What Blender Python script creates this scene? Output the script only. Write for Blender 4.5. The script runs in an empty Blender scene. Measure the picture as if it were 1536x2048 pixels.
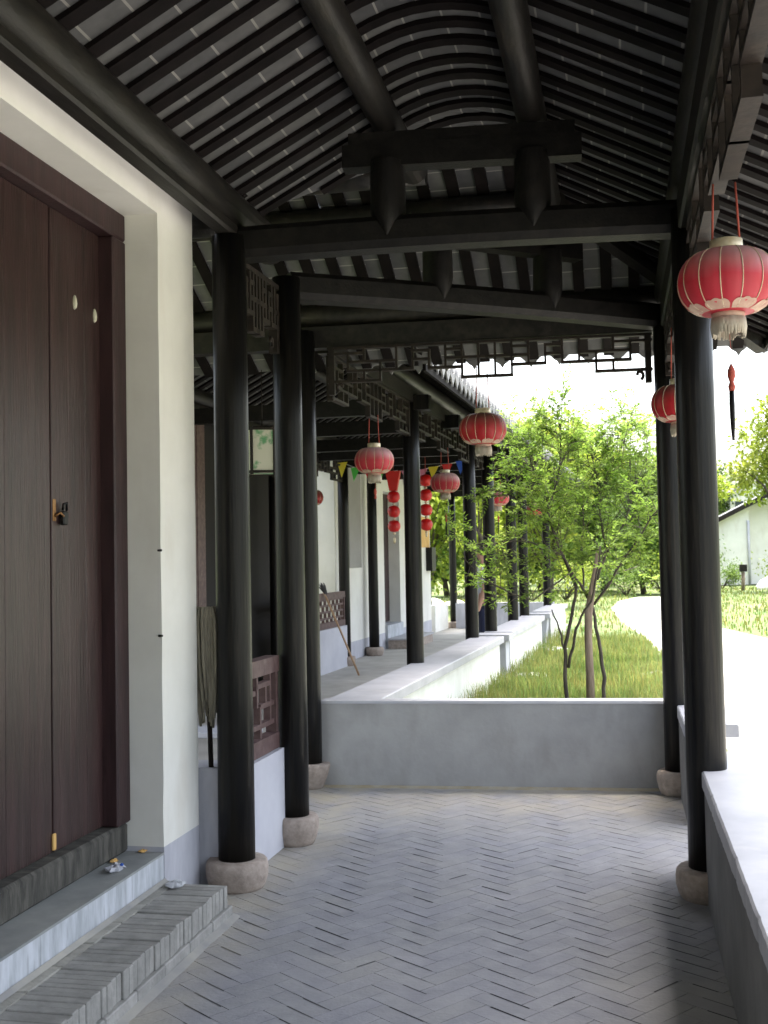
import bpy, math, random
import numpy as np
from mathutils import Vector, Matrix
random.seed(7)
RAD = math.radians
S = bpy.context.scene
COL = S.collection

# ------------------------------------------------------------------ camera, sky, sun, exposure
cam_d = bpy.data.cameras.new('camera'); cam = bpy.data.objects.new('camera', cam_d); COL.objects.link(cam)
cam_d.sensor_fit = 'VERTICAL'; cam_d.sensor_height = 36.0; cam_d.lens = 2250 / 2048 * 36.0
cam_d.dof.use_dof = True; cam_d.dof.focus_distance = 5.2; cam_d.dof.aperture_fstop = 8.0; cam_d.clip_start = 0.05; cam_d.clip_end = 2000
cam.matrix_world = Matrix.Translation((0, 0, 1.55)) @ Matrix.Rotation(RAD(11.795), 4, 'Z') @ Matrix.Rotation(RAD(92.419), 4, 'X') @ Matrix.Rotation(RAD(-1.1), 4, 'Z')
S.camera = cam
SUN_EL, SUN_AZ = 77.0, 14.0          # azimuth from +Y towards +X
W = bpy.data.worlds.new('World'); S.world = W; W.use_nodes = True
wn = W.node_tree.nodes; wl = W.node_tree.links
for n in list(wn): wn.remove(n)
sky = wn.new('ShaderNodeTexSky'); sky.sky_type = 'NISHITA'; sky.sun_disc = False
sky.sun_elevation = RAD(SUN_EL); sky.sun_rotation = RAD(SUN_AZ)
sky.air_density = 1.3; sky.dust_density = 6.0; sky.ozone_density = 1.0
bg = wn.new('ShaderNodeBackground'); bg.inputs['Strength'].default_value = 0.15
wo = wn.new('ShaderNodeOutputWorld')
hz_ = wn.new('ShaderNodeHueSaturation'); hz_.inputs['Saturation'].default_value = .6      # thin white haze over the blue
wl.new(sky.outputs[0], hz_.inputs['Color']); wl.new(hz_.outputs[0], bg.inputs['Color']); wl.new(bg.outputs[0], wo.inputs['Surface'])
sun_d = bpy.data.lights.new('sun', 'SUN'); sun_d.energy = 1.5; sun_d.angle = RAD(10.0); sun_d.color = (1.0, 0.95, 0.86)
sun = bpy.data.objects.new('sun', sun_d); COL.objects.link(sun)
sd = Vector((math.sin(RAD(SUN_AZ)) * math.cos(RAD(SUN_EL)), math.cos(RAD(SUN_AZ)) * math.cos(RAD(SUN_EL)), math.sin(RAD(SUN_EL))))
sun.rotation_euler = (-sd).to_track_quat('-Z', 'Y').to_euler(); sun.location = (0, 0, 30)
S.view_settings.view_transform = 'Standard'; S.view_settings.look = 'None'
S.view_settings.exposure = 2.62; S.view_settings.gamma = 1.0
try:
    S.cycles.use_denoising = True; S.cycles.max_bounces = 10; S.cycles.diffuse_bounces = 6; S.cycles.transparent_max_bounces = 12
except Exception: pass

# ------------------------------------------------------------------ materials
def mat(name, c1, c2=None, scale=6.0, stretch=(1, 1, 1), rough=0.8, bump=0.0, bscale=None, metal=0.0, detail=6.0, lo=0.35, hi=0.65, spec=0.5, third=None, attr=None, coat=0.0):
    m = bpy.data.materials.new(name); m.use_nodes = True
    nt = m.node_tree; N = nt.nodes; L = nt.links
    b = N['Principled BSDF']
    b.inputs['Roughness'].default_value = rough; b.inputs['Metallic'].default_value = metal
    b.inputs['Specular IOR Level'].default_value = spec
    if coat: b.inputs['Coat Weight'].default_value = coat; b.inputs['Coat Roughness'].default_value = 0.25
    tc = N.new('ShaderNodeTexCoord'); mp = N.new('ShaderNodeMapping'); mp.inputs['Scale'].default_value = stretch
    L.new(tc.outputs['Object'], mp.inputs['Vector'])
    out = None
    if c2 is not None:
        nz = N.new('ShaderNodeTexNoise'); nz.inputs['Scale'].default_value = scale; nz.inputs['Detail'].default_value = detail; nz.inputs['Roughness'].default_value = 0.6
        L.new(mp.outputs[0], nz.inputs['Vector'])
        cr = N.new('ShaderNodeValToRGB'); cr.color_ramp.elements[0].position = lo; cr.color_ramp.elements[1].position = hi
        cr.color_ramp.elements[0].color = (*c1, 1); cr.color_ramp.elements[1].color = (*c2, 1)
        L.new(nz.outputs['Fac'], cr.inputs[0]); out = cr.outputs[0]
    if third is not None:      # (colour, scale, lo, hi, amount, stretch)
        col, sc3, lo3, hi3, am3, st3 = third
        mp3 = N.new('ShaderNodeMapping'); mp3.inputs['Scale'].default_value = st3; mp3.inputs['Location'].default_value = (3.7, 1.3, 9.1)
        L.new(tc.outputs['Object'], mp3.inputs['Vector'])
        n3 = N.new('ShaderNodeTexNoise'); n3.inputs['Scale'].default_value = sc3; n3.inputs['Detail'].default_value = 5
        L.new(mp3.outputs[0], n3.inputs['Vector'])
        mr = N.new('ShaderNodeMapRange'); mr.inputs[1].default_value = lo3; mr.inputs[2].default_value = hi3; mr.inputs[4].default_value = am3
        L.new(n3.outputs['Fac'], mr.inputs[0])
        mx = N.new('ShaderNodeMixRGB'); L.new(mr.outputs[0], mx.inputs[0]); mx.inputs[2].default_value = (*col, 1)
        if out: L.new(out, mx.inputs[1])
        else: mx.inputs[1].default_value = (*c1, 1)
        out = mx.outputs[0]
    if attr:
        at = N.new('ShaderNodeAttribute'); at.attribute_name = attr
        mu = N.new('ShaderNodeMixRGB'); mu.blend_type = 'MULTIPLY'; mu.inputs[0].default_value = 1.0
        if out: L.new(out, mu.inputs[1])
        else: mu.inputs[1].default_value = (*c1, 1)
        L.new(at.outputs['Color'], mu.inputs[2]); out = mu.outputs[0]
    if out: L.new(out, b.inputs['Base Color'])
    else: b.inputs['Base Color'].default_value = (*c1, 1)
    if bump:
        nb = N.new('ShaderNodeTexNoise'); nb.inputs['Scale'].default_value = bscale or scale * 3; nb.inputs['Detail'].default_value = 5
        L.new(mp.outputs[0], nb.inputs['Vector'])
        bp = N.new('ShaderNodeBump'); bp.inputs['Strength'].default_value = bump; bp.inputs['Distance'].default_value = 0.01
        L.new(nb.outputs['Fac'], bp.inputs['Height']); L.new(bp.outputs[0], b.inputs['Normal'])
    return m

def leaf_mat(name, c1, c2, trans=0.45, scale=2.0, attr='tone'):
    m = mat(name, c1, c2, scale=scale, rough=0.55, attr=attr, spec=0.3)
    nt = m.node_tree; N = nt.nodes; L = nt.links
    b = N['Principled BSDF']; o = N['Material Output']
    t = N.new('ShaderNodeBsdfTranslucent'); mx = N.new('ShaderNodeMixShader'); mx.inputs[0].default_value = trans
    src = b.inputs['Base Color'].links[0].from_socket
    L.new(src, t.inputs['Color']); L.new(b.outputs[0], mx.inputs[1]); L.new(t.outputs[0], mx.inputs[2]); L.new(mx.outputs[0], o.inputs['Surface'])
    return m

M = {}
M['column'] = mat('black_lacquer_wood', (.0035, .0035, .0045), (.011, .010, .008), scale=7, stretch=(5, 5, .35), rough=.34, spec=.2, bump=.22, bscale=14, third=((.045, .036, .026), 5, .55, .82, .5, (8, 8, .3)))
M['beam'] = mat('dark_weathered_beam', (.007, .0065, .0058), (.019, .0165, .0135), scale=6, stretch=(3, .6, 3), rough=.5, spec=.28, bump=.25, bscale=22, third=((.050, .042, .031), 4, .55, .8, .55, (2, .5, 2)))
M['frame_beam'] = mat('black_frame_beam', (.004, .0037, .0034), (.010, .009, .0075), scale=6, stretch=(3, 3, 3), rough=.55, spec=.2, bump=.25, bscale=22, third=((.022, .019, .015), 4, .55, .8, .5, (2, 2, 2)))
M['rafter'] = mat('dark_rafter_wood', (.0035, .0025, .0026), (.008, .0055, .0055), scale=9, rough=.8, spec=.12)
M['lattice'] = mat('brown_lattice_wood', (.009, .0065, .0055), (.022, .0155, .012), scale=14, rough=.65, spec=.25, bump=.15, third=((.085, .064, .048), 9, .6, .8, .6, (1, 1, 1)))
M['rail'] = mat('maroon_lattice_wood', (.070, .034, .034), (.12, .072, .066), scale=18, rough=.6, bump=.15, third=((.22, .17, .15), 14, .62, .8, .6, (1, 1, 1)))
M['door'] = mat('worn_maroon_door_wood', (.022, .0098, .0092), (.043, .0185, .0180), scale=4, stretch=(2, 5, .5), rough=.42, spec=.5, bump=.35, bscale=16, third=((.070, .046, .043), 4, .52, .85, .5, (2, 5, .35)))
M['door_frame'] = mat('dark_door_frame_wood', (.022, .008, .009), (.04, .016, .017), scale=7, stretch=(3, 3, .5), rough=.55, bump=.2)
M['threshold'] = mat('grimy_threshold_wood', (.030, .028, .024), (.085, .080, .068), scale=7, stretch=(1, 3.5, .8), rough=.85, bump=.4, bscale=30, third=((.17, .155, .13), 8, .55, .8, .6, (1, 3, 1)))
M['plaster'] = mat('white_lime_plaster', (.70, .685, .63), (.77, .755, .70), scale=2.5, rough=.9, bump=.06, bscale=30, third=((.46, .40, .31), 2.2, .56, .86, .45, (1.5, 1.5, .6)))
M['dado'] = mat('grey_cement_dado', (.40, .40, .44), (.50, .50, .54), scale=5, stretch=(2, 2, .6), rough=.85, bump=.1)
M['sill'] = mat('painted_cement_sill', (.19, .20, .20), (.27, .28, .27), scale=5, rough=.8, bump=.2)
M['riser'] = mat('stained_cement_riser', (.34, .36, .38), (.54, .56, .60), scale=6, stretch=(1, 3, .7), rough=.8, bump=.25, third=((.20, .21, .21), 9, .58, .75, .7, (1, 4, .5)))
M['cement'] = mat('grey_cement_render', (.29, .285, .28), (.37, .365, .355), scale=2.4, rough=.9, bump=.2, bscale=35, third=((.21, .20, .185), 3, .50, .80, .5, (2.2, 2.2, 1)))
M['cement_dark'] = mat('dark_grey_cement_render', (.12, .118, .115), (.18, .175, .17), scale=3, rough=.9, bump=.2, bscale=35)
M['slab'] = mat('pale_stone_slab', (.34, .34, .365), (.42, .42, .44), scale=4, rough=.55, bump=.08, third=((.48, .47, .45), 8, .58, .75, .5, (1, 1, 1)))
M['whitewash'] = mat('whitewashed_bench_face', (.70, .69, .63), (.80, .79, .74), scale=3, rough=.9, bump=.1, third=((.45, .42, .33), 6, .6, .8, .5, (2, 2, .7)))
M['stone'] = mat('pinkish_granite', (.27, .22, .185), (.40, .335, .285), scale=24, rough=.85, bump=.5, bscale=40, third=((.17, .13, .11), 9, .57, .7, .6, (1, 1, 1)))
M['paver'] = mat('grey_blue_paving_brick', (.235, .235, .248), (.29, .288, .296), scale=9, rough=.85, spec=.25, bump=.3, bscale=60, third=((.36, .345, .32), 1.6, .47, .72, .5, (1, 1, 1)), attr='tone')
M['grout'] = mat('sandy_dust_joint', (.24, .235, .23), (.33, .315, .28), scale=3.0, rough=.95, lo=.38, hi=.58)
M['stepbrick'] = mat('grey_step_brick', (.225, .22, .205), (.31, .30, .28), scale=12, rough=.85, bump=.4, bscale=50, attr='tone')
M['flag'] = mat('pale_worn_floor', (.34, .325, .29), (.44, .425, .39), scale=2.5, rough=.85, bump=.2, third=((.26, .25, .23), 1.2, .55, .75, .6, (1, 1, 1)))
M['path'] = mat('pale_concrete_path', (.33, .315, .285), (.40, .385, .35), scale=1.5, rough=.9, bump=.2)
M['lawn'] = mat('short_lawn', (.055, .095, .02), (.12, .15, .042), scale=.7, rough=.95, bump=.5, bscale=20, third=((.22, .20, .09), .35, .5, .7, .6, (1, 1, 1)))
M['roof_tile'] = mat('grey_roof_tile', (.12, .12, .125), (.21, .21, .21), scale=6, rough=.85, bump=.2)
M['sand'] = mat('sandy_dirt_line', (.34, .28, .17), (.40, .36, .28), scale=9, rough=.95)
M['lavender'] = mat('lavender_grey_wash', (.46, .46, .51), (.54, .54, .58), scale=3, rough=.9, bump=.1)
M['cream_paper'] = mat('soiled_paper', (.42, .43, .45), (.55, .56, .58), scale=20, rough=.9)
M['paper_white'] = mat('white_paper', (.75, .77, .8), rough=.8)
M['tag'] = mat('pale_bone_tag', (.50, .48, .36), (.62, .60, .48), scale=20, rough=.6)
M['brass'] = mat('rusty_brass', (.20, .09, .03), (.34, .19, .08), scale=40, rough=.45, metal=.7)
M['iron'] = mat('black_iron', (.012, .012, .012), rough=.45, metal=.6)
M['gold'] = mat('faded_gold_trim', (.50, .40, .24), (.66, .58, .42), scale=18, rough=.4, metal=.3)
M['cream'] = mat('faded_cream_cloth', (.36, .20, .16), (.48, .36, .27), scale=16, rough=.8)
M['fringe'] = mat('grey_beige_fringe', (.30, .26, .20), (.46, .42, .34), scale=30, stretch=(1, 1, .1), rough=.9)
M['red'] = mat('glossy_red_plastic', (.46, .006, .006), (.58, .012, .010), scale=5, rough=.4)
M['cord'] = mat('red_cord', (.30, .05, .03), rough=.8)
M['mop'] = mat('dirty_mop_yarn', (.14, .125, .095), (.26, .235, .18), scale=30, stretch=(3, 3, .3), rough=1.0)
M['stick'] = mat('pale_wooden_stick', (.36, .22, .12), (.48, .32, .19), scale=10, stretch=(4, 4, .5), rough=.6)
M['bark'] = mat('grey_brown_bark', (.03, .024, .019), (.075, .06, .046), scale=16, stretch=(1, 1, .35), rough=.95, bump=.6, bscale=40)
M['stake'] = mat('pale_bare_trunk_bark', (.12, .085, .06), (.26, .20, .15), scale=12, stretch=(2, 2, .3), rough=.9, bump=.5)
M['leaf'] = leaf_mat('fresh_green_leaf', (.12, .215, .028), (.24, .33, .07), .6)
M['leaf_far'] = leaf_mat('far_yellow_green_leaf', (.17, .24, .028), (.33, .38, .06), .5, scale=.4)
M['leaf_dark'] = leaf_mat('far_mid_green_leaf', (.085, .15, .03), (.17, .25, .055), .45, scale=.4)
M['grass'] = leaf_mat('long_grass_blade', (.095, .165, .045), (.21, .265, .10), .5, scale=1.2)
M['skin'] = mat('skin', (.42, .24, .17), rough=.6)
M['hair'] = mat('black_hair', (.012, .010, .010), rough=.5)
M['shirt'] = mat('pale_blue_white_shirt', (.60, .63, .72), (.72, .74, .80), scale=14, rough=.85)
M['navy'] = mat('navy_trousers', (.018, .022, .055), rough=.9)
M['rock'] = mat('white_garden_rock', (.55, .54, .51), (.68, .67, .64), scale=4, rough=.9, bump=.5)
M['dark_void'] = mat('dark_doorway_shade', (.012, .010, .009), rough=.9)
M['grey_panel'] = mat('plain_grey_board', (.26, .25, .235), (.31, .30, .285), scale=2, rough=.85)
M['orange'] = mat('faded_orange_paper', (.62, .36, .10), (.70, .44, .16), scale=6, rough=.8)
M['blue'] = mat('blue_plastic', (.03, .10, .42), rough=.5)
M['glass'] = mat('dark_window_glass', (.05, .06, .07), rough=.15)

def simple(name, c, rough=.7):
    return mat(name, c, rough=rough)
FLAG = {k: simple('%s_pennant_cloth' % k, v) for k, v in dict(yellow=(.60, .50, .03), green=(.06, .42, .06), red=(.55, .03, .03), blue=(.03, .10, .48), pink=(.62, .22, .32), white=(.7, .7, .7)).items()}

# lantern silk: red, its upper third faded and dusty (dust lies where it fell on the real lantern)
def lantern_silk(name, red, dusty, amount):
    m = bpy.data.materials.new(name); m.use_nodes = True
    N = m.node_tree.nodes; L = m.node_tree.links; b = N['Principled BSDF']
    tc = N.new('ShaderNodeTexCoord'); sp = N.new('ShaderNodeSeparateXYZ'); L.new(tc.outputs['Object'], sp.inputs[0])
    nz = N.new('ShaderNodeTexNoise'); nz.inputs['Scale'].default_value = 9; L.new(tc.outputs['Object'], nz.inputs['Vector'])
    ad = N.new('ShaderNodeMath'); ad.operation = 'MULTIPLY_ADD'; ad.inputs[1].default_value = .06; L.new(nz.outputs['Fac'], ad.inputs[0]); L.new(sp.outputs['Z'], ad.inputs[2])
    mr = N.new('ShaderNodeMapRange'); mr.inputs[1].default_value = .02; mr.inputs[2].default_value = .12; mr.inputs[4].default_value = amount
    L.new(ad.outputs[0], mr.inputs[0])
    mx = N.new('ShaderNodeMixRGB'); mx.inputs[1].default_value = (*red, 1); mx.inputs[2].default_value = (*dusty, 1); L.new(mr.outputs[0], mx.inputs[0])
    L.new(mx.outputs[0], b.inputs['Base Color']); b.inputs['Roughness'].default_value = .45
    t = N.new('ShaderNodeBsdfTranslucent'); ms = N.new('ShaderNodeMixShader'); ms.inputs[0].default_value = .4
    L.new(mx.outputs[0], t.inputs['Color']); L.new(b.outputs[0], ms.inputs[1]); L.new(t.outputs[0], ms.inputs[2]); L.new(ms.outputs[0], N['Material Output'].inputs['Surface'])
    return m
M['silk'] = lantern_silk('dusty_red_silk', (.55, .040, .062), (.47, .33, .315), .95)
M['silk_dark'] = lantern_silk('brownish_red_silk', (.46, .016, .024), (.16, .11, .085), .9)

# soffit tiles: grey brick tiles with pale joints across the slope; UV.x runs down the slope in metres
def soffit_mat():
    m = bpy.data.materials.new('soffit_brick_tiles'); m.use_nodes = True
    N = m.node_tree.nodes; L = m.node_tree.links; b = N['Principled BSDF']; b.inputs['Roughness'].default_value = .9
    uv = N.new('ShaderNodeUVMap'); uv.uv_map = 'UVMap'; sp = N.new('ShaderNodeSeparateXYZ'); L.new(uv.outputs[0], sp.inputs[0])
    def math_(op, a, bb=None):
        n = N.new('ShaderNodeMath'); n.operation = op
        for i, v in enumerate((a, bb)):
            if v is None: continue
            if isinstance(v, (int, float)): n.inputs[i].default_value = v
            else: L.new(v, n.inputs[i])
        return n.outputs[0]
    row = math_('FLOOR', math_('DIVIDE', sp.outputs['Y'], .18))
    wn_ = N.new('ShaderNodeTexWhiteNoise'); wn_.noise_dimensions = '1D'; L.new(row, wn_.inputs['W'])
    u = math_('ADD', math_('DIVIDE', sp.outputs['X'], .185), wn_.outputs['Value'])
    f = math_('FRACT', u)
    joint = math_('LESS_THAN', f, .055)
    cell = math_('ADD', math_('FLOOR', u), math_('MULTIPLY', row, 17.3))
    w2 = N.new('ShaderNodeTexWhiteNoise'); w2.noise_dimensions = '1D'; L.new(cell, w2.inputs['W'])
    cr = N.new('ShaderNodeValToRGB'); cr.color_ramp.elements[0].color = (.075, .076, .080, 1); cr.color_ramp.elements[1].color = (.125, .124, .122, 1)
    L.new(w2.outputs['Value'], cr.inputs[0])
    nz = N.new('ShaderNodeTexNoise'); nz.inputs['Scale'].default_value = 14; tc = N.new('ShaderNodeTexCoord'); L.new(tc.outputs['Object'], nz.inputs['Vector'])
    mu = N.new('ShaderNodeMixRGB'); mu.blend_type = 'MULTIPLY'; mu.inputs[0].default_value = .5; L.new(cr.outputs[0], mu.inputs[1]); L.new(nz.outputs['Fac'], mu.inputs[2])
    mx = N.new('ShaderNodeMixRGB'); L.new(joint, mx.inputs[0]); L.new(mu.outputs[0], mx.inputs[1]); mx.inputs[2].default_value = (.215, .21, .195, 1)
    L.new(mx.outputs[0], b.inputs['Base Color'])
    return m
M['soffit'] = soffit_mat()

# ------------------------------------------------------------------ mesh builder
class MB:
    def __init__(s): s.v = []; s.f = []; s.sm = []; s.uv = {}; s.tone = {}; s.mi = {}
    def add(s, vs, fs, smooth=False, tone=None, mi=0):
        o = len(s.v); s.v += [tuple(p) for p in vs]
        for f in fs:
            if tone is not None: s.tone[len(s.f)] = tone
            if mi: s.mi[len(s.f)] = mi
            s.f.append(tuple(i + o for i in f)); s.sm.append(smooth)
        return s
    def box(s, x0, y0, z0, x1, y1, z1, **k):
        return s.hexa([(x0, y0, z0), (x1, y0, z0), (x1, y1, z0), (x0, y1, z0)], [(x0, y0, z1), (x1, y0, z1), (x1, y1, z1), (x0, y1, z1)], **k)
    def hexa(s, b, t, **k):
        return s.add(list(b) + list(t), [(3, 2, 1, 0), (4, 5, 6, 7), (0, 1, 5, 4), (1, 2, 6, 5), (2, 3, 7, 6), (3, 0, 4, 7)], **k)
    def chbox(s, x0, y0, z0, x1, y1, z1, c=.008, **k):       # chamfered box
        xs = (x0, x1); ys = (y0, y1); zs = (z0, z1); vs = []; idx = {}
        for i in (0, 1):
            for j in (0, 1):
                for q in (0, 1):
                    sx = c if i == 0 else -c; sy = c if j == 0 else -c; sz = c if q == 0 else -c
                    for a, p in enumerate(((xs[i], ys[j] + sy, zs[q] + sz), (xs[i] + sx, ys[j], zs[q] + sz), (xs[i] + sx, ys[j] + sy, zs[q]))):
                        idx[(i, j, q, a)] = len(vs); vs.append(p)
        fs = []
        I = idx
        for i in (0, 1):
            fs.append([I[(i, 0, 0, 0)], I[(i, 1, 0, 0)], I[(i, 1, 1, 0)], I[(i, 0, 1, 0)]][::1 if i else -1])
            fs.append([I[(0, i, 0, 1)], I[(0, i, 1, 1)], I[(1, i, 1, 1)], I[(1, i, 0, 1)]][::1 if i else -1])
            fs.append([I[(0, 0, i, 2)], I[(1, 0, i, 2)], I[(1, 1, i, 2)], I[(0, 1, i, 2)]][::1 if i else -1])
        for a in (0, 1):
            for b_ in (0, 1):
                p = 1 if a == b_ else -1
                fs.append([I[(a, b_, 0, 0)], I[(a, b_, 0, 1)], I[(a, b_, 1, 1)], I[(a, b_, 1, 0)]][::p])
                fs.append([I[(a, 0, b_, 0)], I[(a, 1, b_, 0)], I[(a, 1, b_, 2)], I[(a, 0, b_, 2)]][::p])
                fs.append([I[(0, a, b_, 1)], I[(0, a, b_, 2)], I[(1, a, b_, 2)], I[(1, a, b_, 1)]][::p])
        for i in (0, 1):
            for j in (0, 1):
                for q in (0, 1):
                    fs.append([I[(i, j, q, 0)], I[(i, j, q, 1)], I[(i, j, q, 2)]])
        return s.add(vs, fs, **k)
    def bar(s, a, b, w, h, up=(0, 0, 1), **k):               # rectangular bar from a to b
        a = Vector(a); b = Vector(b); d = (b - a).normalized(); up = Vector(up)
        if abs(d.dot(up)) > .99: up = Vector((1, 0, 0))
        r = d.cross(up).normalized() * w / 2; u = r.cross(d).normalized() * h / 2
        return s.hexa([a - r - u, a + r - u, b + r - u, b - r - u], [a - r + u, a + r + u, b + r + u, b - r + u], **k)
    def tube(s, pts, rad, n=8, cap=True, smooth=True, **k):
        pts = [Vector(p) for p in pts]
        if not hasattr(rad, '__len__'): rad = [rad] * len(pts)
        d0 = (pts[1] - pts[0]).normalized(); ref = Vector((1, 0, 0)) if abs(d0.x) < .8 else Vector((0, 1, 0))
        rings = []; vs = []
        for i, p in enumerate(pts):
            d = (pts[min(i + 1, len(pts) - 1)] - pts[max(i - 1, 0)]).normalized()
            a = (ref - d * ref.dot(d)).normalized(); b = d.cross(a); ref = a
            for j in range(n):
                t = 2 * math.pi * j / n; vs.append(p + (a * math.cos(t) + b * math.sin(t)) * rad[i])
        fs = [(i * n + j, i * n + (j + 1) % n, (i + 1) * n + (j + 1) % n, (i + 1) * n + j) for i in range(len(pts) - 1) for j in range(n)]
        s.add(vs, fs, smooth=smooth, **k)
        if cap:
            o = len(s.v) - len(vs)
            s.f.append(tuple(o + j for j in reversed(range(n)))); s.sm.append(False)
            s.f.append(tuple(o + (len(pts) - 1) * n + j for j in range(n))); s.sm.append(False)
        return s
    def lathe(s, c, prof, n=24, wob=0.0, smooth=True, lobes=0, depth=0.0, **k):   # prof: (r, z)
        vs = []
        ph = random.random() * 6
        for r, z in prof:
            for j in range(n):
                t = 2 * math.pi * j / n
                rr = r * (1 + wob * (math.sin(3 * t + ph + z * 9) * .6 + math.sin(5 * t + ph * 2 - z * 14) * .4))
                if lobes: rr *= 1 - depth * (1 - abs(math.sin(lobes * t / 2))) ** 2
                vs.append((c[0] + rr * math.cos(t), c[1] + rr * math.sin(t), c[2] + z))
        m = len(prof)
        fs = [(i * n + j, i * n + (j + 1) % n, (i + 1) * n + (j + 1) % n, (i + 1) * n + j) for i in range(m - 1) for j in range(n)]
        s.add(vs, fs, smooth=smooth, **k); o = len(s.v) - len(vs)
        s.f.append(tuple(o + j for j in reversed(range(n)))); s.sm.append(False)
        s.f.append(tuple(o + (m - 1) * n + j for j in range(n))); s.sm.append(False)
        return s
    def strip(s, path, side, w, h):                          # bar of width w along side, hanging h below a path
        side = Vector(side) * w / 2; vs = []
        for p in path:
            p = Vector(p); vs += [p - side, p + side, p + side - Vector((0, 0, h)), p - side - Vector((0, 0, h))]
        fs = [(4 * i + j, 4 * i + (j + 1) % 4, 4 * i + 4 + (j + 1) % 4, 4 * i + 4 + j) for i in range(len(path) - 1) for j in range(4)]
        fs += [(3, 2, 1, 0), tuple(4 * (len(path) - 1) + j for j in range(4))]
        return s.add(vs, fs)
    def build(s, name, m, parent=None, origin=None):
        if parent is not None: org = Vector(parent.get('_o', (0, 0, 0)))
        else: org = Vector(origin or (0, 0, 0))
        me = bpy.data.meshes.new(name)
        me.from_pydata([(p[0] - org.x, p[1] - org.y, p[2] - org.z) for p in s.v], [], s.f)
        me.polygons.foreach_set('use_smooth', s.sm)
        for mm in (m if isinstance(m, (list, tuple)) else [m]): me.materials.append(mm)
        if s.mi:
            for i, v in s.mi.items(): me.polygons[i].material_index = v
        if s.tone:
            ca = me.color_attributes.new('tone', 'FLOAT_COLOR', 'CORNER')
            arr = np.ones((len(me.loops), 4), dtype=np.float32); li = 0
            for i, f in enumerate(s.f):
                t = s.tone.get(i)
                if t is not None:
                    arr[li:li + len(f), :3] = t
                li += len(f)
            ca.data.foreach_set('color', arr.ravel())
        me.update()
        o = bpy.data.objects.new(name, me); COL.objects.link(o)
        o['_o'] = tuple(org)
        if parent is not None:
            o.parent = parent
            # parts share the origin of their thing
        else: o.location = org
        return o

def tag(o, label=None, cat=None, group=None, kind=None):
    if label: o['label'] = label
    if cat: o['category'] = cat
    if group: o['group'] = group
    if kind: o['kind'] = kind
    return o
def thing(name, loc, label, cat, group=None):
    o = bpy.data.objects.new(name, None); COL.objects.link(o); o.location = loc; o['_o'] = tuple(loc); o.empty_display_size = .1
    return tag(o, label, cat, group)
def copy_tree(o, loc, rz=0.0, sc=1.0, label=None, group=None):
    def cp(a, par):
        c = a.copy(); COL.objects.link(c); c.parent = par
        for ch in [x for x in a.children]: cp(ch, c)
        return c
    r = cp(o, None); r.location = loc; r.rotation_euler = (0, 0, rz); r.scale = (sc, sc, sc) if not hasattr(sc, '__len__') else sc
    if label: r['label'] = label
    if group: r['group'] = group
    return r

# second gallery's own frame: s to its right, t along it
O2 = Vector((-2.02, 7.60, 0)); U2 = Vector((.0377, .9993, 0)); R2v = Vector((.9993, -.0377, 0))
def G(s, t, z=0.0): return O2 + R2v * s + U2 * t + Vector((0, 0, z))

# ------------------------------------------------------------------ setting: ground, floors, path
b = MB(); b.add([(-400, -60, -.03), (400, -60, -.03), (400, 900, -.03), (-400, 900, -.03)], [(0, 1, 2, 3)])
tag(b.build('lawn', M['lawn']), kind='structure')

# herringbone brick floor
def herringbone(inside, x0, x1, y0, y1, L=.252, ang=-37):
    n = 3; w = L / n; b = MB(); ca, sa = math.cos(RAD(ang)), math.sin(RAD(ang)); g = .0013
    N = int(12 / w)
    for i in range(-N, N):
        for j in range(-N, N):
            d = (i + j) % (2 * n)
            if d == 0: rx, ry = n, 1
            elif d == n: rx, ry = 1, n
            else: continue
            cx, cy = (i + rx / 2) * w, (j + ry / 2) * w
            X = cx * ca - cy * sa; Y = cx * sa + cy * ca
            if not (x0 - .2 < X < x1 + .2 and y0 - .2 < Y < y1 + .2) or not inside(X, Y): continue
            hx, hy = rx * w / 2 - g, ry * w / 2 - g
            tx, ty = random.gauss(0, .0016), random.gauss(0, .0016); z = random.gauss(.0016, .0004)
            r = random.gauss(1, .022); tone = (r, r, r * random.uniform(.98, 1.03))
            top = []; bot = []
            for (ux, uy) in ((-1, -1), (1, -1), (1, 1), (-1, 1)):
                px, py = ux * hx, uy * hy
                top.append((X + px * ca - py * sa, Y + px * sa + py * ca, z + px * tx + py * ty))
                px, py = ux * (hx + .001), uy * (hy + .001)
                bot.append((X + px * ca - py * sa, Y + px * sa + py * ca, -.02))
            b.hexa(bot, top, tone=tone)
            if d == 0 and random.random() < .9 or d and random.random() < .05:      # open joint along one long edge
                a0 = random.uniform(-.95, -.2); a1 = random.uniform(.2, .95); q = random.uniform(.003, .0085)
                if d == 0: cs = [(a0 * hx, hy - q), (a1 * hx, hy - q * random.uniform(.4, 1)), (a1 * hx, hy + g), (a0 * hx, hy + g)]
                else: cs = [(hx - q, a0 * hy), (hx + g, a0 * hy), (hx + g, a1 * hy), (hx - q, a1 * hy)]
                b.add([(X + px * ca - py * sa, Y + px * sa + py * ca, z + px * tx + py * ty + .0009) for px, py in cs], [(0, 1, 2, 3)], tone=random.choice(((.05, .05, .06), (.09, .09, .10), (.25, .25, .26))))
    return b
def in_floor(X, Y):
    return (-2.05 < X < .42 and -1 < Y < 7.66) or (-4.4 < X <= -2.0 and 5.15 < Y < 7.66) or (.3 < X < .75 and 5.75 < Y < 6.68)
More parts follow.
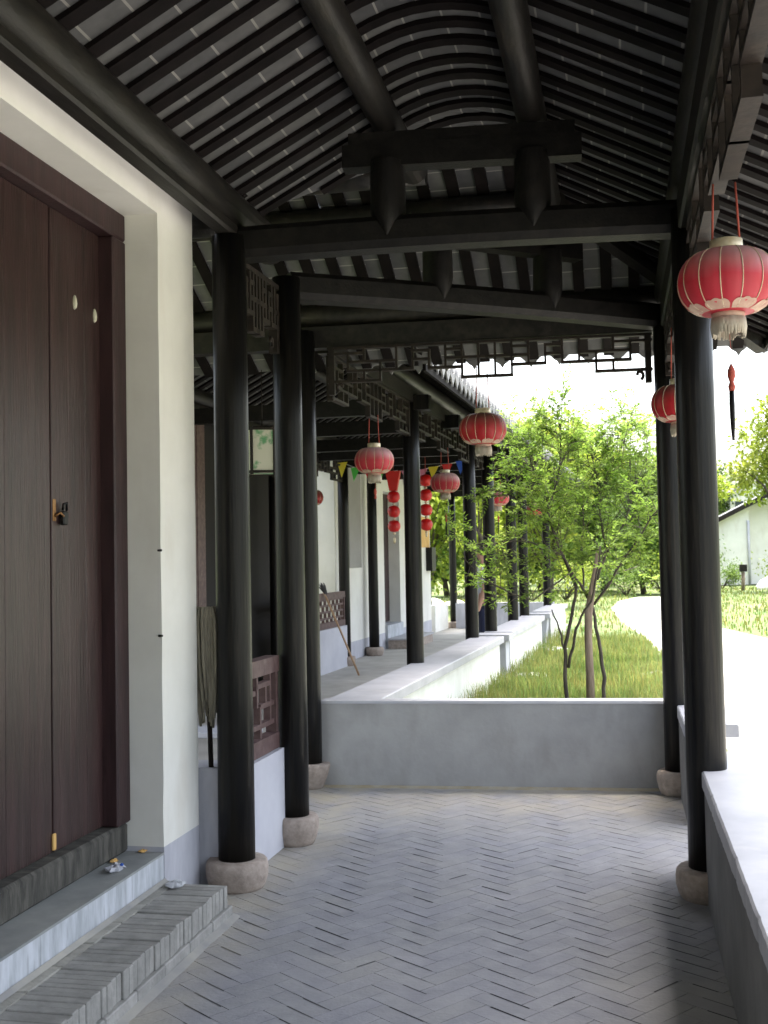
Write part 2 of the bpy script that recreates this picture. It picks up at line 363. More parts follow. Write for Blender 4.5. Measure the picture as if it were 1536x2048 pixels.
# sand swept up against the walls and the step
def sand_edges(m):
    N = m.node_tree.nodes; L = m.node_tree.links; b = N['Principled BSDF']; src = b.inputs['Base Color'].links[0].from_socket
    tc = N.new('ShaderNodeTexCoord'); sp = N.new('ShaderNodeSeparateXYZ'); L.new(tc.outputs['Object'], sp.inputs[0])
    def rng_(sock, a, c):
        n = N.new('ShaderNodeMapRange'); n.inputs[1].default_value = a; n.inputs[2].default_value = c; L.new(sock, n.inputs[0]); return n.outputs[0]
    def mx_(op, a, c):
        n = N.new('ShaderNodeMath'); n.operation = op
        for i, v in enumerate((a, c)):
            if isinstance(v, float): n.inputs[i].default_value = v
            else: L.new(v, n.inputs[i])
        return n.outputs[0]
    e = mx_('MAXIMUM', rng_(sp.outputs['X'], -1.45, -1.75), rng_(sp.outputs['Y'], 6.3, 7.7))
    nz = N.new('ShaderNodeTexNoise'); nz.inputs['Scale'].default_value = 3.5; nz.inputs['Detail'].default_value = 7; L.new(tc.outputs['Object'], nz.inputs['Vector'])
    f = mx_('MULTIPLY', e, rng_(nz.outputs['Fac'], .3, .62)); f = mx_('MULTIPLY', f, .85)
    mix = N.new('ShaderNodeMixRGB'); L.new(f, mix.inputs[0]); L.new(src, mix.inputs[1]); mix.inputs[2].default_value = (.40, .36, .28, 1); L.new(mix.outputs[0], b.inputs['Base Color'])
sand_edges(M['paver']); sand_edges(M['grout'])
fl = herringbone(in_floor, -4.4, .8, 1.2, 7.7).build('brick_floor', M['paver']); tag(fl, kind='structure')
b = MB(); b.box(-4.5, -9, -.028, .72, 7.7, -.0008)
tag(b.build('floor_bedding', M['grout']), kind='structure')
b = MB(); b.hexa([G(-2.6, .12, -.026), G(.12, .12, -.026), G(.12, 18.4, -.026), G(-2.6, 18.4, -.026)], [G(-2.6, .12, .0), G(.12, .12, .0), G(.12, 18.4, .0), G(-2.6, 18.4, .0)])
tag(b.build('gallery_floor', M['flag']), kind='structure')
# pale path winding through the garden
near = [(.78, -8), (.78, 6), (.80, 9.5), (.72, 12), (.62, 15.5), (.58, 17.6), (.44, 21.6), (.18, 25), (-.05, 28), (-.30, 34), (-.1, 39), (.6, 43)]
far = [(14, -8), (12, 6), (9, 12), (6, 17), (4.6, 18.7), (3.4, 20.2), (2.6, 21.6), (2.25, 23.5), (2.0, 25), (1.75, 30), (1.55, 37), (1.5, 43)]
b = MB(); vs = [(x, y, -.024) for x, y in near] + [(x, y, -.024) for x, y in far]; n_ = len(near)
b.add(vs, [(i, n_ + i, n_ + i + 1, i + 1) for i in range(n_ - 1)])
tag(b.build('path', M['path']), kind='structure')

# ------------------------------------------------------------------ columns
def column_parts(t, x, y, r=.080, h=3.12, base=None, z0=.13):
    b = MB(); prof = [(r * 1.04, z0), (r * 1.03, .5), (r, 1.3), (r * .985, 2.3), (r * .97, h)]
    b.lathe((x, y, 0), prof, n=28, wob=.004); b.build('shaft', M['column'], t)
    if base:
        b = MB()
        if base == 'drum': pf = [(.118, -.01), (.136, .02), (.148, .06), (.150, .10), (.145, .126), (.136, .136), (.09, .138)]
        elif base == 'bowl': pf = [(.085, -.01), (.10, .02), (.128, .10), (.143, .155), (.138, .168), (.09, .172)]
        else: pf = [(.105, -.01), (.122, .03), (.134, .08), (.136, .125), (.130, .146), (.121, .154), (.09, .155)]
        b.lathe((x, y, 0), pf, n=36, wob=.012)
        b.build('base_stone', M['stone'], t)
GC = 'black gallery columns'
cols = [
    (-1.832, 5.18, .085, 'drum', 'thick black column on a round pink stone drum beside the brick step'),
    (-1.798, 6.03, .081, 'tall', 'black column at the far end of the maroon lattice railing, on a pink stone base'),
    (-2.12, 7.50, .084, 'bowl', 'black column on a tapering stone block at the left end of the grey cement wall'),
    (.356, 5.32, .088, 'drum', 'black column right of the paved walkway half set into the end of the white bench slab'),
    (.330, 7.56, .080, 'tall', 'black column at the right end of the grey cement wall behind the half hidden lantern'),
]
for x, y, r, base, lab in cols:
    t = thing('black_column', (x, y, 0), lab, 'column', GC); column_parts(t, x, y, r, 3.14, base, .12)
outer = [(2.83, 'first black column rising from the far white bench wall, with a bracket block at its head'),
         (6.10, 'black column on the far bench wall just left of the standing person'),
         (7.30, 'black column on the far bench wall hiding half of the standing person'),
         (9.85, 'third black column beyond the person, behind the leaning green branch'),
         (11.30, 'slim distant black column beside the white pier gap'),
         (15.10, 'farthest black column of the garden side, behind the sapling stems')]
for k, (tt, lab) in enumerate(outer):
    p = G({6.10: .0, 7.30: .05}.get(tt, .01), tt); t = thing('black_column', tuple(p), lab, 'column', GC); column_parts(t, p.x, p.y, .080, 3.1, None if k < 5 else None, 0.0)
inner = [(5.5, 'black column seen between the two nearest left columns, deep in the shade'),
         (8.5, 'black column by the white building wall right of the small lattice and broom'),
         (10.2, 'black column on a round stone base before the white wall and dark doorway'),
         (17.3, 'thin black column at the far open end beside the yellow green garden')]
for tt, lab in inner:
    p = G(-2.3, tt); t = thing('black_column', tuple(p), lab, 'column', GC); column_parts(t, p.x, p.y, .080, 3.1, 'drum', .13)

# ------------------------------------------------------------------ roofs
SL = .514
def prof_z(u):            # soffit height above plate-to-plate span; u measured from left plate 0 .. 2.135 at right plate
    a, c = .74, 1.435     # purlin positions
    if u <= a: return 3.414 + SL * u
    if u >= c: return 3.794 - SL * (u - c)
    m = (a + c) / 2; h = (c - a) / 2; q = (u - m) / h
    return 3.794 + SL * h / 2 * (1 - q * q)
def path_u(u0, u1):
    us = [u0] + [x for x in [.74 + .695 * i / 8 for i in range(9)] if u0 < x < u1] + [u1]
    return us
X1 = -1.80                # left plate line of the first gallery; u = X - X1
def hipx(y): return -.365 + max(0, (y - 6.8)) * 1.415 / 1.6
def valx(y): return -1.80 + (y - 5.65) * .74 / .45
r1 = thing('tiled_gallery_roof', (-.7, 4.0, 3.1), 'dark curved gallery roof overhead with slim rafters and grey brick tiles between them', 'roof')
def sheet(rows, name, m, parent, uoff=0.0):
    """rows: list of lists of (point, u, v) with equal length"""
    me_v = []; fs = []; uvs = []
    k = len(rows[0])
    for r in rows:
        for p, u, v in r: me_v.append(p); uvs.append((u, v))
    for i in range(len(rows) - 1):
        for j in range(k - 1): fs.append((i * k + j, i * k + j + 1, (i + 1) * k + j + 1, (i + 1) * k + j))
    b = MB(); b.add(me_v, fs); o = b.build(name, m, parent)
    ul = o.data.uv_layers.new(name='UVMap')
    for l in o.data.loops: ul.data[l.index].uv = uvs[l.vertex_index]
    return o
# rafters of the first gallery, one curved bar each from left plate to right eave
yr = 8.34; ys = []
while yr > -1.0: ys.append(yr); yr -= .18
ys = [y for y in ys]
for y in ys:
    u0, u1 = -.19, 2.85
    if y > 5.65: u0 = max(u0, valx(y) - X1)
    if y > 6.1: u0 = max(u0, .74)
    if y > 6.12: u0 = max(1.435, hipx(y) - X1)
    if u1 - u0 < .12: continue
    jy = random.gauss(0, .009)
    sk_ = random.gauss(0, .006); pts = [(X1 + u, y + jy + sk_ * (u - 1), prof_z(u)) for u in path_u(u0, u1)]
    b = MB(); b.strip(pts, (0, 1, 0), random.uniform(.066, .078), .022); b.build('rafter', M['rafter'], r1)
# soffit sheet of the first gallery
rows = []; yy = [-2.5 + i * .09 for i in range(int(10.9 / .09) + 2)]
def sheet1(ufun0, ufun1, ys_, name='tile_soffit'):
    rows = []
    for y in ys_:
        a, c = ufun0(y), ufun1(y); r = []
        for i in range(29):
            u = a + (c - a) * i / 28; r.append(((X1 + u, y, prof_z(u) + .002), u * 1.12, y + .09 + 0.0))
        rows.append(r)
    return sheet(rows, name, M['soffit'], r1)
ysa = [-7.54 + i * .18 for i in range(74)]
sheet1(lambda y: -.19, lambda y: 2.86, [y for y in ysa if y < 5.66] + [5.66])
sheet1(lambda y: max(-.19, min(.74, valx(y) - X1)), lambda y: 2.86, [5.66, 5.8, 5.95, 6.1])
sheet1(lambda y: 1.435 if y < 6.8 else hipx(y) - X1, lambda y: 2.86, [6.1 + i * .1 for i in range(24)])
# purlins and plates
def log(a, c, r, name, parent, m='beam', n=16):
    b = MB(); a = Vector(a); c = Vector(c); k = 9
    b.tube([a + (c - a) * i / (k - 1) for i in range(k)], [r * (1 + random.uniform(-.015, .015)) for i in range(k)], n=n); return b.build(name, M[m], parent)
log((-1.06, -7.4, 3.69), (-1.06, 6.05, 3.69), .075, 'purlin', r1)
log((-.365, -7.4, 3.69), (-.365, 6.75, 3.69), .075, 'purlin', r1)
log((-1.845, -7.4, 3.285), (-1.845, 5.9, 3.285), .098, 'plate_beam', r1)
b = MB(); b.chbox(-1.875, -7.4, 3.14, -1.785, 5.20, 3.20, .012); b.build('plate_beam', M['beam'], r1)
log((.36, -7.4, 3.29), (.36, 7.75, 3.29), .092, 'plate_beam', r1)
b = MB(); b.chbox(.30, -7.4, 3.03, .42, 7.65, 3.195, .012); b.build('plate_beam', M['beam'], r1)
# cross frames: beam, two melon posts, short upper beam
def melon(b, c, zb, zt, r, ax):
    c = Vector(c); n = 14; vs = []; rows = [(0, .14), (.035, .5), (.08, .84), (.14, 1.0), (zt - zb - .05, .97), (zt - zb, .93)]
    ax = Vector(ax); pr = Vector((-ax.y, ax.x, 0))
    for z, f in rows:
        for j in range(n):
            t = 2 * math.pi * j / n
            vs.append(c + (ax * math.cos(t) * r * f + pr * math.sin(t) * (.078 + .032 * f)) + Vector((0, 0, zb + z)))
    b.add(vs, [(i * n + j, i * n + (j + 1) % n, (i + 1) * n + (j + 1) % n, (i + 1) * n + j) for i in range(5) for j in range(n)], smooth=True)
def frame(parent, A, B, f1, f2, zpost=3.10, zu=(3.45, 3.56)):
    A = Vector((*A, 0)); B = Vector((*B, 0)); d = (B - A).normalized()
    up = Vector((0, 0, 1))
    b = MB(); n = 9; L = (B - A).length
    for q in (0,):
        path = [A + d * (L * i / n) for i in range(n + 1)]
        side = Vector((-d.y, d.x, 0)); vs = []
        for i, p in enumerate(path):
            sag = .012 * math.sin(math.pi * i / n)
            for (w, z) in ((-.055, 3.045), (.055, 3.045), (.078, 3.08), (.078, 3.17), (.055, 3.20), (-.055, 3.20), (-.078, 3.17), (-.078, 3.08)):
                vs.append(p + side * w + up * (z + sag - .01))
        fs = [(i * 8 + j, i * 8 + (j + 1) % 8, i * 8 + 8 + (j + 1) % 8, i * 8 + 8 + j) for i in range(n) for j in range(8)] + [tuple(range(7, -1, -1)), tuple(n * 8 + j for j in range(8))]
        b.add(vs, fs)
    cb = b.build('cross_beam', M['frame_beam'], parent)
    for f in (f1, f2):
        p = A + (B - A) * f
        b = MB(); melon(b, p, zpost, 3.47, .088, d); b.build('melon_post', M['frame_beam'], cb)
    a = A + (B - A) * f1 - d * .215; c = A + (B - A) * f2 + d * .235
    b = MB(); b.bar(a + up * (zu[0] + zu[1]) / 2, c + up * ((zu[0] + zu[1]) / 2 - .015), .10, zu[1] - zu[0])
    b.bar(a + d * .03 + up * (zu[1] + .03), c - d * .03 + up * (zu[1] + .02), .075, .06); b.build('upper_beam', M['frame_beam'], cb)
frame(r1, (-1.86, 5.24), (.345, 5.38), .365, .68)
frame(r1, (-1.86, 1.2), (.345, 1.2), .365, .68)
frame(r1, (-1.815, 6.12), (.33, 7.62), .365, .66)

# roof of the cross wing: ridge along X at y = 6.45
r2 = thing('cross_wing_roof', (-1.7, 6.45, 3.1), 'roof over the turn of the gallery with pale tiles showing between steep rafters', 'roof')
Y0 = 5.36                 # near plate at u=0, far plate u=2.175
def hipy(x): return 6.8 + max(0, x + .365) * 1.6 / 1.415
def valy(x): return 5.65 + (x + 1.80) * .45 / .74
x = -4.9
while x < 1.06:
    u0, u1 = -.15, 2.93
    if x > -1.8: u0 = max(u0, valy(x) - Y0)
    if x > -1.06: u0 = .74
    if x > -.37: u0 = max(1.435, hipy(x) - Y0)
    if u1 - u0 > .1:
        b = MB(); b.strip([(x, Y0 + u, prof_z(u)) for u in path_u(u0, u1)], (1, 0, 0), .072, .024); b.build('rafter', M['rafter'], r2)
    x += .18
def sheet2(f0, f1, xs):
    rows = []
    for x in xs:
        a, c = f0(x), f1(x); rows.append([((x, Y0 + a + (c - a) * i / 28, prof_z(a + (c - a) * i / 28) + .0025), (a + (c - a) * i / 28) * 1.12, x) for i in range(29)])
    return sheet(rows, 'tile_soffit', M['soffit'], r2)
sheet2(lambda x: -.16, lambda x: 2.94, [-4.9 + .1 * i for i in range(32)])
sheet2(lambda x: valy(x) - Y0, lambda x: 2.94, [-1.8 + .74 * i / 8 for i in range(9)])
sheet2(lambda x: .74, lambda x: 2.94, [-1.06, -.8, -.6, -.365])
sheet2(lambda x: hipy(x) - Y0, lambda x: 2.94, [-.365 + 1.42 * i / 14 for i in range(15)])
log((-4.9, 7.60, 3.285), (.42, 7.735, 3.285), .085, 'plate_beam', r2)
b = MB(); b.bar((-4.9, 7.50, 3.115), (.30, 7.735, 3.115), .11, .15); b.build('plate_beam', M['beam'], r2)
log((-4.9, 6.10, 3.70), (-1.0, 6.10, 3.70), .07, 'purlin', r2); log((-4.9, 6.80, 3.70), (-.35, 6.80, 3.70), .07, 'purlin', r2)
log((-4.9, 5.34, 3.285), (-1.95, 5.34, 3.285), .085, 'plate_beam', r2)
b = MB(); b.chbox(.38, 7.72, 3.20, .46, 7.8, 3.4); b.bar((-.35, 6.83, 3.72), (1.04, 8.38, 3.02), .09, .10); b.build('hip_rafter', M['beam'], r2)

b = MB(); b.box(-2.2, 5.1, 4.0, .35, 7.2, 4.03); b.build('sun_leak_cover', M['roof_tile'], r2)  # unseen flat cover added over the crossing to keep sun from leaking in
# outer tiles: covers over the soffit with rows of half-round tiles and drip tiles at the eave
def outer_roof(parent, P, across, n, half=False):
    """P(k, f): point on the soffit for row k and f in 0..1 ridge->eave; across: unit vector along the eave."""
    across = Vector(across); b = MB(); d = MB()
    for k in range(n):
        pts = [P(k, f) for f in (0.0, .35, .7, 1.0)]
        if (pts[-1] - pts[0]).length < .15: continue
        up = Vector((0, 0, 1))
        vs = []
        for p in pts:
            for j in range(7):
                t = math.pi * j / 6; vs.append(p + across * math.cos(t) * .062 + up * (.045 + math.sin(t) * .062))
        b.add(vs, [(i * 7 + j, i * 7 + j + 1, i * 7 + 8 + j, i * 7 + 7 + j) for i in range(3) for j in range(6)] + [tuple(21 + j for j in range(7))], smooth=True)
        # pan tile between rows
        q = [p + across * .105 for p in pts]; vs = []
        for p in q:
            for j in range(5):
                t = -1 + j / 2; vs.append(p + across * t * .075 + up * (.030 + .03 * t * t))
        b.add(vs, [(i * 5 + j, i * 5 + 5 + j, i * 5 + 6 + j, i * 5 + j + 1) for i in range(3) for j in range(4)], smooth=True)
        # drip tile: pointed tongue hanging at the eave below each pan, small disc on each round tile
        e = q[-1]; out = (pts[-1] - pts[-2]); out.z = 0; out = out.normalized()
        w = .092; tongue = [(-w, .045), (-w, .0), (-w * .75, -.012), (-w * .45, -.04), (-w * .2, -.055), (0, -.085), (w * .2, -.055), (w * .45, -.04), (w * .75, -.012), (w, .0), (w, .045), (w * .5, .03), (0, .025), (-w * .5, .03)]
        dz = random.uniform(-.008, .008); ang = random.uniform(-.02, .02)
        f_ = [e + out * .012 + across * (x_ + ang * z_) + up * (z_ + dz) for x_, z_ in tongue]; bk = [v - out * .014 for v in f_]
        m_ = len(f_)
        d.add(f_ + bk, [tuple(range(m_)), tuple(range(2 * m_ - 1, m_ - 1, -1))] + [(i, (i + 1) % m_, m_ + (i + 1) % m_, m_ + i)[::-1] for i in range(m_)])
    b.build('round_tiles', M['roof_tile'], parent); d.build('drip_tiles', M['roof_tile'], parent)
outer_roof(r1, lambda k, f: Vector((max(-.2, hipx(-1 + k * .21) if -1 + k * .21 > 6.9 else -.2) * (1 - f) + 1.06 * f, -1 + k * .21, prof_z((max(-.2, hipx(-1 + k * .21) if -1 + k * .21 > 6.9 else -.2) * (1 - f) + 1.06 * f) - X1))), (0, 1, 0), 45)
outer_roof(r2, lambda k, f: Vector((-2.6 + k * .21, max(6.9, hipy(-2.6 + k * .21)) * (1 - f) + 8.30 * f, .012 + prof_z(max(6.9, hipy(-2.6 + k * .21)) * (1 - f) + 8.30 * f - Y0))), (1, 0, 0), 18)
# eave boards under the drip tiles
b = MB(); b.box(1.035, -2.2, 2.985, 1.06, 8.30, 3.035); b.build('eave_board', M['rafter'], r1)
b = MB(); b.box(-4.6, 8.27, 3.055, .98, 8.29, 3.085); b.build('eave_board', M['rafter'], r2)

# roof of the second gallery
r3 = thing('second_gallery_roof', tuple(G(-1.1, 8, 3.1)), 'long gallery roof with grey drip tiles receding behind the far columns', 'roof')
def u3(s): return s + 2.17           # s=-2.17 left plate .. 0 right plate (u 2.17)
tt = .12
while tt < 17.6:
    u0, u1 = -.45, 2.78
    b = MB(); b.strip([G(u - 2.17, tt, prof_z(u) - .03) for u in path_u(u0, u1)], U2, .075, .024); b.build('rafter', M['rafter'], r3); tt += .2
rows = []
for i in range(90):
    t_ = .05 + i * .2; rows.append([(G(-.46 + 3.25 * j / 28 - 2.17, t_, prof_z(-.46 + 3.25 * j / 28) - .028), (-.46 + 3.25 * j / 28) * 1.12, t_ * .9) for j in range(29)])
sheet(rows, 'tile_soffit', M['soffit'], r3)
for s_ in (0, -2.3):
    log(G(s_, .1, 3.25), G(s_, 17.7, 3.25), .085, 'plate_beam', r3)
    b = MB(); b.bar(G(s_, .1, 3.09), G(s_, 17.7, 3.09), .11, .13); b.build('plate_beam', M['beam'], r3)
for s_ in (-1.43, -.735): log(G(s_, .1, 3.66), G(s_, 17.7, 3.66), .07, 'purlin', r3)
for tt in (2.83, 4.4, 6.1, 7.3, 8.5, 9.85, 11.3, 13.2, 15.1, 17.3):
    b = MB(); b.bar(G(-2.42, tt, 3.0), G(.03, tt, 3.0), .10, .15); b.build('cross_beam', M['frame_beam'], r3)
    b = MB(); b.bar(G(.0, tt, 3.02), G(.20, tt, 3.02), .13, .14); b.build('bracket_block', M['column'], r3)
outer_roof(r3, lambda k, f: G(-.95 * (1 - f) + .62 * f, .75 + k * .21, prof_z(u3(-.95 * (1 - f) + .62 * f)) - .03), U2, 79)
b = MB(); b.bar(G(.595, .7, 2.985), G(.595, 17.4, 2.985), .025, .05); b.build('eave_board', M['rafter'], r3)
b = MB(); b.bar(G(-1.05, .1, 3.99), G(-1.05, 17.7, 3.99), .16, .12); b.build('ridge', M['roof_tile'], r3)
b = MB()
b.add([G(-1.05, .1, 3.95), G(-1.05, 17.7, 3.95), G(-3.0, 17.7, 3.2), G(-3.0, .1, 3.2)], [(0, 1, 2, 3)]); b.build('roof_cover', M['roof_tile'], r3)

# ------------------------------------------------------------------ hanging lattice friezes
def frieze(A, B, label, rows=(3.025, 2.985, 2.925, 2.862, 2.79), bw=.017, dep=.045, ends=True):
    """Frieze from A to B (x, y). Bars sit on a grid as wide as the bay."""
    A = Vector((*A, 0)); B = Vector((*B, 0)); L = (B - A).length; d = (B - A) / L
    t = thing('lattice_frieze', (*((A + B) / 2).xy, rows[0]), label, 'lattice', 'hanging lattice friezes')
    k = max(.45, L / 19.4 / .106) * .106; hw = L / 2
    b = MB()
    def P(u, z): return A + d * (hw + u) + Vector((0, 0, z))
    def H(r, u0, u1):
        u0 = max(-hw, u0 * k); u1 = min(hw, u1 * k)
        if u1 > u0: b.bar(P(u0 - bw / 2, rows[r]), P(u1 + bw / 2, rows[r]), dep, bw)
    def V(u, r0, r1):
        if abs(u * k) < hw: b.bar(P(u * k, rows[r0]), P(u * k, rows[r1]), dep - .003, bw - .002, up=d)
    for sg in (1, -1):
        def h(r, a, c): H(r, *(sorted((a * sg, c * sg))))
        def v(u, a, c): V(u * sg, a, c)
        h(4, 0, 1.5); v(1.5, 3, 4); v(.5, 1, 4); v(-.5 * 0 + .5, 0, 1); h(2, 0, 2.5); v(1.5, 0, 3); h(3, 1.5, 3.5); v(2.5, 2, 3)
        v(2.5, 0, 2); h(1, 1.5, 2.5); v(3.5, 1, 3); h(1, 3.5, 4.5); v(4.5, 0, 2); h(2, 3.5, 4.5); h(3, 4.5, 6.5); v(4.5, 2, 3); v(5.5, 0, 3)
        h(2, 5.5, 8.5); v(6.5, 2, 4); h(4, 6.5, 9.7); v(7.5, 3, 4); h(3, 6.5, 8.5); v(8.5, 1, 3); h(1, 7.5, 9.7); v(7.5, 0, 2)
    H(0, -20, 20)
    b.build('lattice', M['lattice'], t)
    if ends:
        for sg in (1, -1):
            e = P(sg * (hw - .02), 0); b = MB()
            b.bar(e + Vector((0, 0, 2.70)), e + Vector((0, 0, 3.03)), .05, .04, up=d); b.build('end_stile', M['lattice'], t)
            b = MB(); pts = []
            for i in range(12):
                a = -1.2 + i * .42; r_ = .05 - .003 * i; pts.append(P(sg * (hw - .05 - .03) + sg * math.cos(a) * r_ * .6, 2.755 + math.sin(a) * r_ * .7))
            b.tube(pts, .011, n=6); b.build('scroll_bracket', M['lattice'], t)
    return t
frieze((-1.95, 7.56), (.24, 7.70), 'dark lattice frieze silhouetted against white sky above the grey cement wall')
frieze((.36, 1.25), (.36, 5.28), 'long weathered lattice frieze overhead at right, the nearest big lantern hangs from it', bw=.022, dep=.055, rows=(3.03, 2.97, 2.89, 2.80, 2.715))
frieze((.36, 5.48), (.345, 7.46), 'short lattice frieze between the two right columns', bw=.024, dep=.055)
frieze((-1.86, 5.29), (-1.84, 5.95), 'short square patterned lattice frieze above the maroon railing between left columns', rows=(3.07, 3.0, 2.92, 2.84, 2.76), bw=.026, dep=.05)
oc = [.12, 2.83, 6.10, 7.30, 9.85, 11.30, 15.10]
fl_lab = ['lattice frieze of the far gallery nearest the corner, first lantern under it', 'lattice frieze of the far gallery in its second bay behind the brown topped lantern', 'very short lattice frieze above the standing person', 'lattice frieze behind the sapling after the person', 'narrow lattice frieze deep behind the sapling', 'farthest lattice frieze hidden by leaves']
for i in range(6):
    a, c = G(0, oc[i] + .09), G(0, oc[i + 1] - .09)
    frieze(a.xy, c.xy, fl_lab[i], rows=(3.02, 2.95, 2.88, 2.81, 2.72), bw=.019, ends=(i < 2))
a, c = G(-2.3, 5.6), G(-2.3, 8.4); frieze(a.xy, c.xy, 'small lattice frieze over the open white bay behind the far left lantern', rows=(3.02, 2.95, 2.88, 2.81, 2.72), bw=.026)

# ------------------------------------------------------------------ white house with the door
hs = thing('white_house', (-2.3, 3.0, 0), 'white plastered house with a maroon plank door along the left side of the walkway', 'house')
def wall_plaster(b, x0, y0, z0, x1, y1, z1): b.box(x0, y0, z0, x1, y1, z1)
b = MB()
# far pier with rounded outer corner
pts = [(-2.006, 4.715), (-2.006, 5.13)] + [(-2.006 - .05 * (1 - math.cos(a)), 5.13 + .05 * math.sin(a)) for a in [i * math.pi / 12 for i in range(1, 7)]] + [(-2.9, 5.18), (-2.9, 4.85), (-2.34, 4.85), (-2.34, 4.715)]
def prism(b, pts, z0, z1, smooth=False, wob=0.0):
    n = len(pts)
    if wob:          # hand-finished edges: several levels, each nudged a little
        m = 22; vs = []
        for k in range(m + 1):
            for i, (x, y) in enumerate(pts):
                j = random.gauss(0, wob) if 0 < k < m and i in (0, 1, 2, 3, len(pts) - 1) else 0
                vs.append((x + (random.gauss(0, wob * .4) if 0 < k < m and i < 8 else 0), y + j, z0 + (z1 - z0) * k / m))
        b.add(vs, [(k * n + i, k * n + (i + 1) % n, k * n + n + (i + 1) % n, k * n + n + i) for k in range(m) for i in range(n)] + [tuple(range(n - 1, -1, -1)), tuple(m * n + i for i in range(n))]); return
    b.add([(x, y, z0) for x, y in pts] + [(x, y, z1) for x, y in pts], [(i, (i + 1) % n, n + (i + 1) % n, n + i) for i in range(n)] + [tuple(range(n - 1, -1, -1)), tuple(range(n, 2 * n))])
prism(b, pts, .30, 3.6, wob=.0016)
b.box(-2.34, 2.5, 3.135, -2.006, 4.7149, 3.6)
b.box(-2.9, -8.0, .30, -2.006, 2.50, 3.6)
b.box(-2.9, -8.0, 3.6, -2.02, 5.18, 4.4)
b.box(-2.003, -7.7, 0, 1.0, -7.5, 3.4)  # unseen wall added across the rear to cut light from behind the camera
b.build('plaster_wall', M['plaster'], hs)
b = MB(); pts2 = [(x + .0015, y) if x > -2.01 else (x, y) for x, y in pts]
prism(b, pts2, 0, .30); b.box(-2.9, -8.0, 0, -2.0045, 2.499, .2995); b.build('dado', M['dado'], hs)
b = MB(); b.box(-2.34, 2.5, .0, -2.008, 4.714, .268); b.build('riser', M['riser'], hs)
b = MB(); b.box(-2.34, 2.5, .2685, -2.0045, 4.7135, .278); b.build('sill', M['sill'], hs)
b = MB(); b.chbox(-2.33, 2.52, .279, -2.172, 4.712, .408, .012); b.build('threshold', M['threshold'], hs)
df = MB(); df.chbox(-2.33, 4.585, .409, -2.16, 4.714, 3.01, .008); df.chbox(-2.33, 2.52, 3.011, -2.16, 4.713, 3.134, .008); df.chbox(-2.33, 2.51, .409, -2.16, 2.62, 3.01, .008)
df.build('door_frame', M['door_frame'], hs)
dl = None
for k, (a, c) in enumerate(((4.146, 4.588), (3.62, 4.136), (3.12, 3.61), (2.625, 3.11))):
    b = MB()
    w = (c - a) / 3
    for q in range(3): b.chbox(-2.27, a + w * q + .0006, .415, -2.23 + random.uniform(-.0015, .0015), a + w * (q + 1) - .0006, 3.01, .003)
    d_ = b.build('door_leaf', M['door'], hs)
    if k == 0:
        for (y, z) in ((4.351, 2.661), (4.535, 2.642)):
            b = MB(); prof = [(.002, -.030), (.009, -.022), (.012, -.006), (.010, .014), (.005, .028), (.001, .032)]
            b.lathe((-2.228, y, z), prof, n=12); b.build('bone_tag', M['tag'], d_)
        b = MB(); b.chbox(-2.232, 4.152, 1.73, -2.225, 4.176, 1.82, .002); b.tube([(-2.222, 4.16, 1.75), (-2.21, 4.18, 1.765), (-2.205, 4.20, 1.75)], .005, n=6); b.build('hasp', M['brass'], d_)
        b = MB(); b.tube([(-2.212, 4.205, 1.775), (-2.205, 4.20, 1.80), (-2.205, 4.225, 1.805), (-2.21, 4.235, 1.775)], .006, n=6); b.chbox(-2.222, 4.197, 1.715, -2.202, 4.235, 1.772, .005); b.build('padlock', M['iron'], d_)
b = MB(); b.chbox(-2.231, 4.128, .425, -2.220, 4.152, .49, .003); b.build('hinge_shoe', M['orange'], hs)
for z in (.98, 1.36):     # small iron pins on the corner of the reveal
    b = MB(); b.tube([(-2.02, 4.716, z + .25), (-2.001, 4.711, z + .25)], .0055, n=8); b.build('iron_pin', M['iron'], hs)

# brick step: bricks on edge across the step, base course and cement fillet below
st = thing('brick_step', (-1.86, 3.3, 0), 'low step of grey bricks set on edge in front of the maroon door', 'step')
b = MB(); y = 2.0
while y < 4.70:
    w = random.uniform(.035, .046); r = random.gauss(1, .07); z = .15 + random.uniform(-.004, .003); x = -1.712 + random.uniform(-.006, .005)
    if y + w > 4.735: w = 4.735 - y
    b.chbox(-1.945, y + .0008, .055, x, y + w - .0008, z, .003, tone=(r, r, r * .99)); y += w
y = 2.0
while y < 4.70:
    w = min(.24, 4.735 - y); r = random.gauss(1, .1)
    b.chbox(-2.0025, y + .002, .056, -1.9465, y + w - .002, .149 + random.uniform(-.003, .002), .004, tone=(r * 1.05, r * 1.05, r)); y += w
y = 2.0
while y < 4.70:
    w = min(.25, 4.74 - y); r = random.gauss(1.1, .1)
    b.chbox(-2.0, y + .002, -.01, -1.700 + random.uniform(-.003, .003), y + w - .002, .054, .004, tone=(r, r, r)); y += w
b.build('brick_courses', M['stepbrick'], st)
b = MB(); b.add([(-1.7, 2.0, .016), (-1.7, 4.75, .016), (-1.668, 4.76, .001), (-1.668, 2.0, .001)], [(0, 3, 2, 1)]); b.build('mortar_fillet', M['grout'], st)
b = MB(); b.add([(-2.003, 2.0, .166), (-2.003, 4.715, .166), (-1.985, 4.715, .1515), (-1.985, 2.0, .1515)], [(0, 3, 2, 1)]); b.build('mortar_fillet', M['grout'], st)

